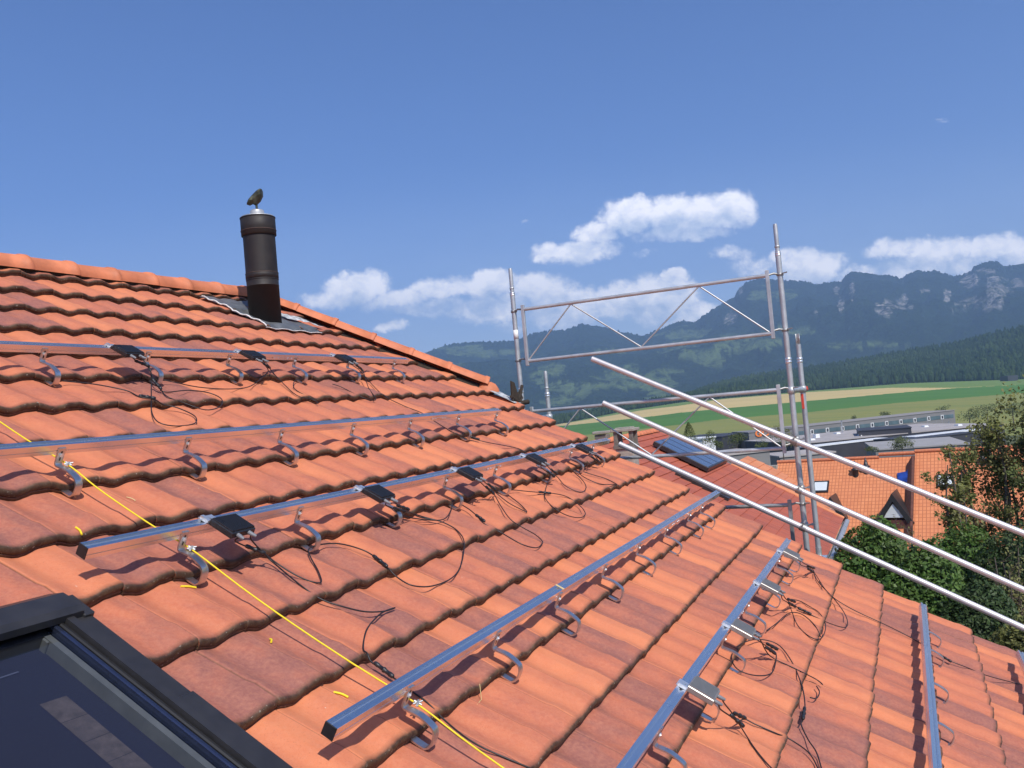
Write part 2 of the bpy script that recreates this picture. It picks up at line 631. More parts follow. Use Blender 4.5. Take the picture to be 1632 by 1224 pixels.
# boarding under the tiles, back slope and the steep half hip
mb = MB()
bL = 8.16
for (a_0, a_1, b_0, b_1) in ((-3.6, .78, -.5, bL), (1.90, 6.3, -.5, bL), (.78, 1.90, -.5, 3.10), (.78, 1.90, 4.42, bL), (6.3, 7.52, 1.8, bL)):
    mb.box((a_0, b_0, -.14), (a_1, b_1, -.06))
mb.add([(6.3, -.5, -.07), (6.45, -.5, -.07), (7.50, 1.8, -.07), (6.3, 1.8, -.07)], [(0, 1, 2, 3)])
roofed(mb)
hpart(mb, 'roof_boarding', M['wood'])
mb = MB()
ap = P(0, -.48, -.02); z_r = ap[2]; y_r = ap[1]
r0 = P(-3.6, -.48, -.02); r1 = P(6.57, -.48, -.02)
he = P(A_VERGE, 1.62, -.02); hb = he.copy(); hb[1] = 2 * y_r - he[1]
be = P(A_VERGE, bL, -.02); be[1] = 2 * y_r - be[1]
bl_ = be.copy(); bl_[0] = -3.6
mb.add([r0, r1, hb, be, bl_], [(0, 1, 2, 3, 4)][:1])
mb.f = [q[::-1] for q in mb.f]
mb.add([r1, he, hb], [(0, 1, 2)])


def far_tile(name, c1, c2, dark, w=.30, hgt=.34, line=.045, bm=.5, rot=(0, 0, 0), swap=False):
    m, T, b, out = new_mat(name)
    oc = T.add('ShaderNodeTexCoord').outputs['Object']
    br = T.add('ShaderNodeTexBrick')
    br.offset = 0.0
    T.put(br.inputs['Vector'], T.mapping(oc, (1, 1, 1), (0, 0, 0), rot))
    br.inputs['Scale'].default_value = 1.0
    br.inputs['Brick Width'].default_value = w
    br.inputs['Row Height'].default_value = hgt
    br.inputs['Mortar Size'].default_value = line
    br.inputs['Mortar Smooth'].default_value = .6
    br.inputs['Bias'].default_value = 0
    br.inputs['Color1'].default_value = (*c1, 1)
    br.inputs['Color2'].default_value = (*c2, 1)
    br.inputs['Mortar'].default_value = (*dark, 1)
    n = T.noise(oc, .8, 4, .6)
    c = T.mix(T.ramp(n, .35, .7, 0, .35), br.outputs['Color'], tuple(x * .75 for x in c1))
    T.put(b.inputs['Base Color'], c)
    b.inputs['Roughness'].default_value = .7
    b.inputs['Specular IOR Level'].default_value = .25
    bump(T, b, br.outputs['Fac'], -bm, .03)
    return m


M['far_tile'] = far_tile('orange_pantile', (.66, .23, .095), (.58, .19, .08), (.24, .07, .035))
hpart(mb, 'back_slope', M['far_tile'])

# walls
mb = MB()
ea = P(0, bL - .5, -.2); zt = ea[2]; yb = 2 * y_r - ea[1]
zr2 = z_r - .22
hz = P(0, 1.62, -.2)[2]
yh0 = P(0, 1.62, -.2)[1]; yh1 = 2 * y_r - yh0
for (xa, xb) in ((-3.3, -3.0), (7.0, 7.3)):
    mb.prism([(ea[1], 0), (yb, 0), (yb, zt), (yh1, hz), (yh0, hz), (ea[1], zt)], xa, xb, 0)
mb.box((-3.0, ea[1], 0), (7.0, ea[1] + .3, zt - .02))
mb.box((-3.0, yb - .3, 0), (7.0, yb, zt - .02))
hpart(mb, 'wall', M['plaster'])
# verge board under the last tiles
mb = MB()
mb.box((A_VERGE - .06, 1.7, -.30), (A_VERGE - .02, bL, -.055))
roofed(mb)
hpart(mb, 'verge_board', M['wood'])


# ridge and hip caps: overlapping half round tiles, each a little askew
def cap_run(p0, p1, n, r0_, nrm, over=.05, start=0.0):
    mb = MB()
    p0 = Vector(p0); p1 = Vector(p1)
    d = (p1 - p0); L = d.length; d.normalize()
    up = Vector(nrm); s = d.cross(up).normalized(); up = s.cross(d).normalized()
    seg = 16
    for i in range(n):
        t0 = L * i / n - over * (i > 0); t1 = L * (i + 1) / n
        jr = RNG.random(4) - .5
        sh = s * (jr[0] * .008) + up * (jr[1] * .005)
        st = [(t0, r0_ * 1.0, 0), (t0 + .5 * (t1 - t0), r0_ * 1.02, 0), (t1 - .045, r0_ * 1.06, 0), (t1 - .042, r0_ * 1.14, 0), (t1 - .004, r0_ * 1.15, 0), (t1, r0_ * 1.12, 0), (t1, r0_ * .98, 0)]
        vs = []
        for (t, r, _) in st:
            for k in range(seg + 1):
                an = math.pi * (k / seg) * 1.10 - .05 * math.pi
                vs.append(p0 + d * t + sh + s * (math.cos(an) * r) + up * (math.sin(an) * r * .86))
        fs = []
        for a in range(len(st) - 1):
            for k in range(seg):
                q = a * (seg + 1) + k
                fs.append((q, q + 1, q + seg + 2, q + seg + 1))
        mb.add(vs, fs, True)
    return mb


capn = (0, 0, 1)
rp0 = P(-3.6, -.48, 0) + np.array([0, 0, -.005]); rp1 = P(6.42, -.48, 0) + np.array([0, 0, -.005])
hpart(cap_run(rp0, rp1, 27, .107, capn), 'ridge_caps', M['ridge'])
rp2 = P(6.46, -.48, 0) + np.array([0, 0, -.005]); rp3 = P(6.68, -.48, 0) + np.array([0, 0, -.005])
hpart(cap_run(rp2, rp3, 1, .107, capn), 'ridge_caps', M['ridge'])
hp0 = P(6.58, -.45, .0); hp1 = P(7.60, 1.60, .02)
hcap = cap_run(hp0, hp1, 6, .100, (0.55, -.25, .85))
ce = Vector(hp1); hd = Vector(hp1 - hp0).normalized()
hcap.lathe([(.0, .05), (.05, .045), (.09, .02), (.118, -.03), (.12, -.06)], 16, tuple(ce), True)
hpart(hcap, 'hip_caps', M['ridge'])
# mortar bedding, coloured dark as the shadow under the caps
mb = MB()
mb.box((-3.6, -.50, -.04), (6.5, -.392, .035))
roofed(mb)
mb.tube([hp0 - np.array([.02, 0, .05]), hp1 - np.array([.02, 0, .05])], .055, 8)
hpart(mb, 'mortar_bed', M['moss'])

# ---- black stove pipe through the ridge, with its lead sheet
CH = P(6.045, .140, -.012)
chim = hpart(MB().lathe([(.0, -.12), (.134, -.12), (.134, .30), (.1355, .30), (.1355, .303), (.134, .306), (.134, .40), (.134, .80), (.134, .90), (.0, .90)], 48, tuple(CH)),
             'stove_pipe', M['stovepipe'])
chim['label'] = 'dark brown stove pipe through the roof beside the ridge'


def crings(z, r, hgt, name, m):
    return hpart(MB().lathe([(r - .004, z), (r, z + .002), (r, z + hgt - .002), (r - .004, z + hgt)], 48, tuple(CH)), name, m, chim)


crings(.365, .1375, .050, 'pipe_collar', M['stovepipe'])
crings(.408, .1395, .007, 'seam_band', M['rust'])
crings(.352, .1378, .006, 'seam_band', M['stovepipe'])
crings(.735, .1460, .155, 'pipe_hood', M['stovepipe'])
crings(.775, .1500, .008, 'seam_band', M['rust'])
crings(.885, .1490, .010, 'hood_rim', M['stovepipe'])
hpart(MB().lathe([(.0, .895), (.138, .895), (.138, .904), (.06, .918), (.058, .955), (.05, .962), (0, .962)], 32, tuple(CH)), 'cap_plate', M['galv'], chim)
# leaf shaped wind cowl on a short stalk
mb = MB()
cz = CH + np.array([0, 0, .955])
mb.tube([cz, cz + np.array([0, 0, .10])], .010, 8)
rt = np.array(right); fwv = fw
prof_c = [(q0 * 1.25, .02 + q1 * 1.08) for q0, q1 in [(-.062, .035), (-.050, .068), (-.018, .110), (.012, .142), (.040, .155), (.048, .148), (.046, .105), (.026, .060), (.004, .035), (-.012, .028), (-.030, .045)]]
lay = []
for dd, sc in ((-.045, .55), (-.028, .9), (0, 1.0), (.028, .9), (.045, .55)):
    cx_ = np.mean([q[0] for q in prof_c]); cy_ = np.mean([q[1] for q in prof_c])
    lay.append([cz + rt * ((q[0] - cx_) * sc + cx_) + np.array([0, 0, (q[1] - cy_) * sc + cy_]) + fwv * (dd + .25 * abs(q[0]) * (1 if dd > 0 else -1)) for q in prof_c])
vs = [p for l_ in lay for p in l_]
n = len(prof_c); fs = []
for s_ in range(4):
    for j in range(n):
        fs.append((s_ * n + j, s_ * n + (j + 1) % n, s_ * n + n + (j + 1) % n, s_ * n + n + j))
fs.append(tuple(range(n - 1, -1, -1))); fs.append(tuple(range(4 * n, 5 * n)))
mb.add(vs, fs, False)
hpart(mb, 'wind_cowl', M['cowl'], chim)


# lead sheet dressed over the tiles (draped grid)
def sheet(fa, na, nb, lift=.010, amp=.004, name='flashing', m=None, parent=None):
    mb = MB(); vs = []; fs = []
    for i in range(na + 1):
        for j in range(nb + 1):
            a, b, h = fa(i / na, j / nb)
            h2 = max(surf(a, b), surf(a, b + .04) - .012) * .55 + .010 + lift + h + amp * mnoise.noise(Vector((a * 17, b * 17, 1)))
            vs.append(P(a, b, h2))
    for i in range(na):
        for j in range(nb):
            q = i * (nb + 1) + j
            fs.append((q, q + nb + 1, q + nb + 2, q + 1)[::-1])
    mb.add(vs, fs, True)
    ob = hpart(mb, name, m, parent)
    return ob


lerp = lambda p, q, t: p + (q - p) * t


def fl_main(u, v):
    # corner order: upper left, upper right, lower right, lower left
    a_t = lerp(5.70, 6.34, u); b_t = lerp(-.32, -.30, u)
    a_b = lerp(5.80, 6.52, u); b_b = lerp(.34, .38, u)
    return lerp(a_t, a_b, v), lerp(b_t, b_b, v), 0


sheet(fl_main, 30, 26, name='flashing', m=M['lead'], parent=chim)
sheet(lambda u, v: (lerp(6.06, 6.60, u) + .02 * v, lerp(lerp(-.20, .19, u), lerp(-.02, .31, u), v), .018 + .03 * (1 - v) * (1 - u)), 22, 8, .012, .012, 'flashing', M['leadwhite'], chim)
mb = MB()
for (pa, pb) in (((5.71, -.30), (5.75, .02)), ((5.75, .02), (5.805, .35)),):
    pts = [P(lerp(pa[0], pb[0], t), lerp(pa[1], pb[1], t), surf(lerp(pa[0], pb[0], t), lerp(pa[1], pb[1], t)) * .5 + .028 + .006 * math.sin(t * 19)) for t in np.linspace(0, 1, 14)]
    mb.tube(pts, .0065, 6)
pts = [P(lerp(5.805, 6.52, t), .352 + .035 * t, surf(lerp(5.805, 6.52, t), .35) * .5 + .018) for t in np.linspace(0, 1, 20)]
mb.tube(pts, .004, 6)
hpart(mb, 'edge_bead', M['whiteedge'], chim)
# pale sheet where the hip ends and the verge begins
hpart(roofed(MB().add([(7.47, 1.70, .03), (7.66, 1.70, .028), (7.66, 1.97, .022), (7.50, 1.97, .026)], [(0, 1, 2, 3)])), 'verge_flashing', M['leadwhite'])


# ---- roof window at lower left
def rbox(a_0, a_1, b_0, b_1, h0, h1, bev=0):
    mb_ = MB().box((a_0, b_0, h0), (a_1, b_1, h1), bev)
    return roofed(mb_)


WL, WR, WT, WB = .84, 1.83, 3.06, 4.50
sky_w = hpart(roofed(MB().add([(WL + .10, WT + .08, .032), (WR - .076, WT + .08, .032), (WR - .076, WB - .06, .032), (WL + .10, WB - .06, .032)], [(0, 1, 2, 3)])), 'roof_window', None)
m, T, b, out = new_mat('window_glass')
b.inputs['Base Color'].default_value = (.9, .93, 1.0, 1)
b.inputs['Roughness'].default_value = .02
b.inputs['Transmission Weight'].default_value = 1.0
b.inputs['IOR'].default_value = 1.45
tr = T.add('ShaderNodeBsdfTransparent'); tr.inputs[0].default_value = (.80, .86, .95, 1)
gl = T.add('ShaderNodeBsdfGlossy'); gl.inputs['Roughness'].default_value = .03; gl.inputs['Color'].default_value = (.9, .93, 1, 1)
fr = T.add('ShaderNodeFresnel'); fr.inputs['IOR'].default_value = 1.5
mx = T.add('ShaderNodeMixShader')
T.put(mx.inputs[0], fr.outputs[0]); T.l.new(tr.outputs[0], mx.inputs[1]); T.l.new(gl.outputs[0], mx.inputs[2])
T.l.new(mx.outputs[0], out.inputs['Surface'])
M['glass'] = m
sky_w.data.materials.append(M['glass'])
sky_w['label'] = 'dark roof window with anthracite frame at the lower left'
# frame bars
hpart(rbox(WR - .045, WR - .02, WT + .06, WB, -.05, .066), 'frame', M['darkmetal'], sky_w)
hpart(rbox(WR - .062, WR - .047, WT + .06, WB, -.05, .052, .004), 'frame', M['gasket'], sky_w)
mb = rbox(WR - .078, WR - .064, WT + .08, WB, -.03, .048, .003)
hpart(mb, 'sash', simple('blue_sheen_sash', (.06, .075, .13), .18, .75, .1, 30, 0), sky_w)
hpart(rbox(WR - .100, WR - .080, WT + .105, WB, -.035, .020), 'reveal', M['reveal'], sky_w)
hpart(rbox(WL + .117, WL + .165, WT + .105, WB, -.12, .022), 'reveal', M['reveal'], sky_w)
hpart(rbox(WL + .117, WR - .080, WT + .085, WT + .115, -.045, .022), 'reveal', M['reveal'], sky_w)
hpart(rbox(WL + .02, WL + .115, WT + .06, WB, -.05, .066), 'frame', M['darkmetal'], sky_w)
hpart(rbox(WL, WR - .02, WT + .04, WT + .083, -.02, .05), 'frame', M['gasket'], sky_w)
# side flashing in two lengths, lapped
hpart(rbox(WR - .02, WR + .045, WT + .10, 3.62, -.03, .054, .004), 'side_flashing', M['darkmetal'], sky_w)
hpart(rbox(WR - .022, WR + .048, 3.60, WB + .1, -.03, .058, .004), 'side_flashing', M['darkmetal'], sky_w)
hpart(rbox(WR + .045, WR + .075, WT + .02, WB + .1, -.03, .016, .003), 'side_flashing', M['gasket'], sky_w)
hpart(rbox(WL - .06, WL + .02, WT + .10, WB + .1, -.03, .054, .004), 'side_flashing', M['darkmetal'], sky_w)
# hood across the top
mb = MB()
mb.prism([(WT - .045, .020), (WT - .030, .046), (WT + .02, .080), (WT + .10, .088), (WT + .118, .076), (WT + .118, .052), (WT + .06, .03)], WL - .08, WR + .012, 0)
hpart(roofed(mb), 'hood', M['darkmetal'], sky_w)
hpart(rbox(WR + .012, WR + .05, WT + .02, WT + .125, .0, .066, .004), 'hood_end', M['darkmetal'], sky_w)
# interior: dark room seen through the glass, with a sunlit strip of boards
mb = MB()
mb.box((WL - .3, WT - .4, -2.2), (WR + .3, WB + .6, -2.15))
mb.box((WL - .32, WT - .4, -2.2), (WL - .30, WB + .6, -.15)); mb.box((WR + .30, WT - .4, -2.2), (WR + .32, WB + .6, -.15))
mb.box((WL - .3, WT - .42, -2.2), (WR + .3, WT - .40, -.15)); mb.box((WL - .3, WB + .6, -2.2), (WR + .3, WB + .62, -.15))
hpart(roofed(mb), 'backdrop', simple('navy_interior', (.035, .037, .075), .9, 0, .1, 5, 0), sky_w)
mb = MB()
mb.box((WL + .150, WT + .10, -.030), (WR - .085, WB + .2, -.020))  # flat navy sheet whose colour stands for the dark room
hpart(roofed(mb), 'backdrop', simple('navy_room_dark', (.015, .013, .026), .85, 0, .12, 90, .2, .001), sky_w, 'flat dark navy blind drawn behind the glass')
mb = MB()
for i in range(4):
    b0_ = 3.375 + i * .088
    mb.add([(1.585, b0_, -.0190), (1.662, b0_ + .004, -.0190), (1.662, b0_ + .0905, -.0190), (1.585, b0_ + .0865, -.0190)], [(0, 1, 2, 3)])
hpart(roofed(mb), 'board_strip', simple('worn_floor_boards', (.085, .062, .056), .8, 0, .35, 40, .1, .001, dirt=(.045, .035, .04)), sky_w)
mb = MB()
mb.box((WL + .17, WT + .175, -.0195), (1.62, WT + .180, -.0175))
hpart(roofed(mb), 'pale_strip', simple('pale_line', (.085, .085, .12), .8, 0, .1, 50, 0), sky_w)
hpart(rbox(WR - .106, WR - .098, WT + .115, WT + .140, -.025, .018, .003), 'latch', M['reveal'], sky_w)


# ================================================================== MOUNTING RAILS
def rail_root(name, a, b):
    o = empty(name, P(a, b, 0), (PIT, 0, 0))
    return o


def hook_meshes():
    path = [(-.05, -.0135), (.035, -.0145), (.052, -.008), (.0605, .006), (.0600, .032), (.053, .049), (.038, .060), (-.01, .0672), (-.05, .0622), (-.066, .0600), (-.0745, .066), (-.0765, .080), (-.0765, .131)]
    th = .0030
    pts = smooth_path([(0, -d, h) for d, h in path], 4)
    mb = MB(); vs = []
    for i, p in enumerate(pts):
        t = (pts[min(i + 1, len(pts) - 1)] - pts[max(i - 1, 0)]).normalized()
        nrm = Vector((0, -t.z, t.y))
        w = .0155
        for (x, s) in ((-w, -1), (w, -1), (w, 1), (-w, 1)):
            vs.append(Vector((x, 0, 0)) + p + nrm * th * s)
    fs = []
    for i in range(len(pts) - 1):
        for k in range(4):
            fs.append((i * 4 + k, i * 4 + (k + 1) % 4, i * 4 + 4 + (k + 1) % 4, i * 4 + 4 + k))
    n = len(pts) - 1
    fs += [(3, 2, 1, 0), (n * 4, n * 4 + 1, n * 4 + 2, n * 4 + 3)]
    mb.add(vs, fs)
    hk = mb.build('roof_hook', M['steel'])
    mb = MB()
    mb.tube([(0, .0735, .103), (0, .0690, .103)], .0085, 6, True, False)
    mb.tube([(0, .0735, .103), (0, .0670, .103)], .0040, 8)
    bolt = mb.build('bolt', M['zinc'], hk)
    mb = MB().prism([(-.003, .078), (.003, .078), (.0035, .119), (-.0035, .119)], .0731, .0727, 1)
    slot = mb.build('slot', M['gasket'], hk)  # flat black inset painted as the dark inside of the slotted hole
    return hk


hook_proto = hook_meshes()
first_hook = [True]


def add_hook(rail, a_rail, a, b_off):
    if first_hook[0]:
        h = hook_proto
        first_hook[0] = False
        h.parent = rail
    else:
        h = copy_tree(hook_proto, rail)
    h.location = (a - a_rail, b_off, 0)
    return h


def rail_mesh(length):
    # 40 x 40 mm extrusion with a slot along its top and shallow lines on its sides
    hw = .020
    pr_ = [(-hw, .105), (hw, .105), (hw, .1185), (hw - .0025, .1195), (hw - .0025, .1215), (hw, .1225), (hw, .1335), (hw - .0012, .1345), (hw - .0012, .1355), (hw, .1365), (hw, .1445), (hw - .0008, .145),
           (.0095, .145), (.0088, .1435), (.0045, .1430), (.0042, .1395), (-.0042, .1395), (-.0045, .1430), (-.0088, .1435), (-.0095, .145),
           (-hw + .0008, .145), (-hw, .1445), (-hw, .1225), (-hw + .0025, .1215), (-hw + .0025, .1195), (-hw, .1185)]
    mb = MB()
    n = 1
    mb.prism(pr_, 0, length, 0)
    return mb


RAILS = {  # a start, a end, course, end caps, hooks
    'A': (0.6, 6.57, 4, False, [1.10, 1.76, 2.40, 3.06, 3.72, 4.376, 5.035, 5.69, 6.35]),
    'B': (0.6, 6.44, 7, False, [1.10, 1.76, 2.40, 3.06, 3.72, 4.376, 5.035, 5.72, 6.38]),
    'C': (1.985, 7.36, 9, True, [2.40, 3.06, 3.72, 4.376, 5.035, 5.75, 6.41, 6.93]),
    'D': (1.99, 7.45, 12, True, [2.39, 3.05, 3.71, 4.376, 5.02, 5.68, 6.36, 6.78]),
    'E': (2.0, 6.98, 14, True, [2.40, 3.08, 3.69, 4.34, 5.035, 5.66, 6.35, 6.77]),
    'F': (2.0, 7.08, 17, True, [2.40, 3.06, 3.72, 4.30, 4.93, 5.56, 6.24, 6.68]),
    'G': (2.0, 7.11, 19, True, [2.40, 3.06, 3.72, 4.376, 5.035, 5.69, 6.35, 6.77])}
RLAB = {'A': 'long bright aluminium rail nearest the ridge, just below the stove pipe',
        'B': 'long aluminium rail second below the ridge, carrying no black boxes',
        'C': 'aluminium rail with black end cap and five black boxes, third below the ridge',
        'D': 'aluminium rail with black end cap and no boxes, crossing the middle foreground',
        'E': 'steeply slanting aluminium rail with four boxes painted glare-grey, fifth below the ridge',
        'F': 'bare aluminium rail standing upright in the view at lower right',
        'G': 'aluminium rail whose end just shows at the right picture edge'}
rails = {}
for key, (a0, a1, k, cap, hooks) in RAILS.items():
    E_ = k * G
    r = rail_root('mounting_rail', a0, E_)
    tag(r, RLAB[key], 'rail', 'solar mounting rails laid across the tiled roof')
    o = rail_mesh(a1 - a0).build('rail_profile', M['alu'], r)
    o.location = (0, .0985, 0)
    if cap:
        MB().box((-.004, .0985 - .0206, .1045), (.0, .0985 + .0206, .1456), .0008).build('end_cap', M['black'], r)
    for a in hooks:
        add_hook(r, a0, a, 0)
    # splice screws on the rail's side
    for sa in {'A': [4.9], 'B': [5.42], 'C': [5.0], 'D': [5.9], 'E': [4.75], 'F': [], 'G': []}[key]:
        mb = MB()
        for dx in (-.09, -.05, .05, .09):
            mb.tube([(sa - a0 + dx, .0785, .118), (sa - a0 + dx, .0745, .118)], .006, 6, True, False)
        mb.box((sa - a0 - .11, .0765, .109), (sa - a0 + .11, .0784, .127))
        mb.build('rail_splice', M['alu'], r)
    rails[key] = r
# stripes of tape / scuffs on the middle rail
mb = MB().box((3.72 - RAILS['D'][0], .0775, .1455), (3.735 - RAILS['D'][0], .1195, .1462))
mb.build('paint_mark', M['straw'], rails['D'])

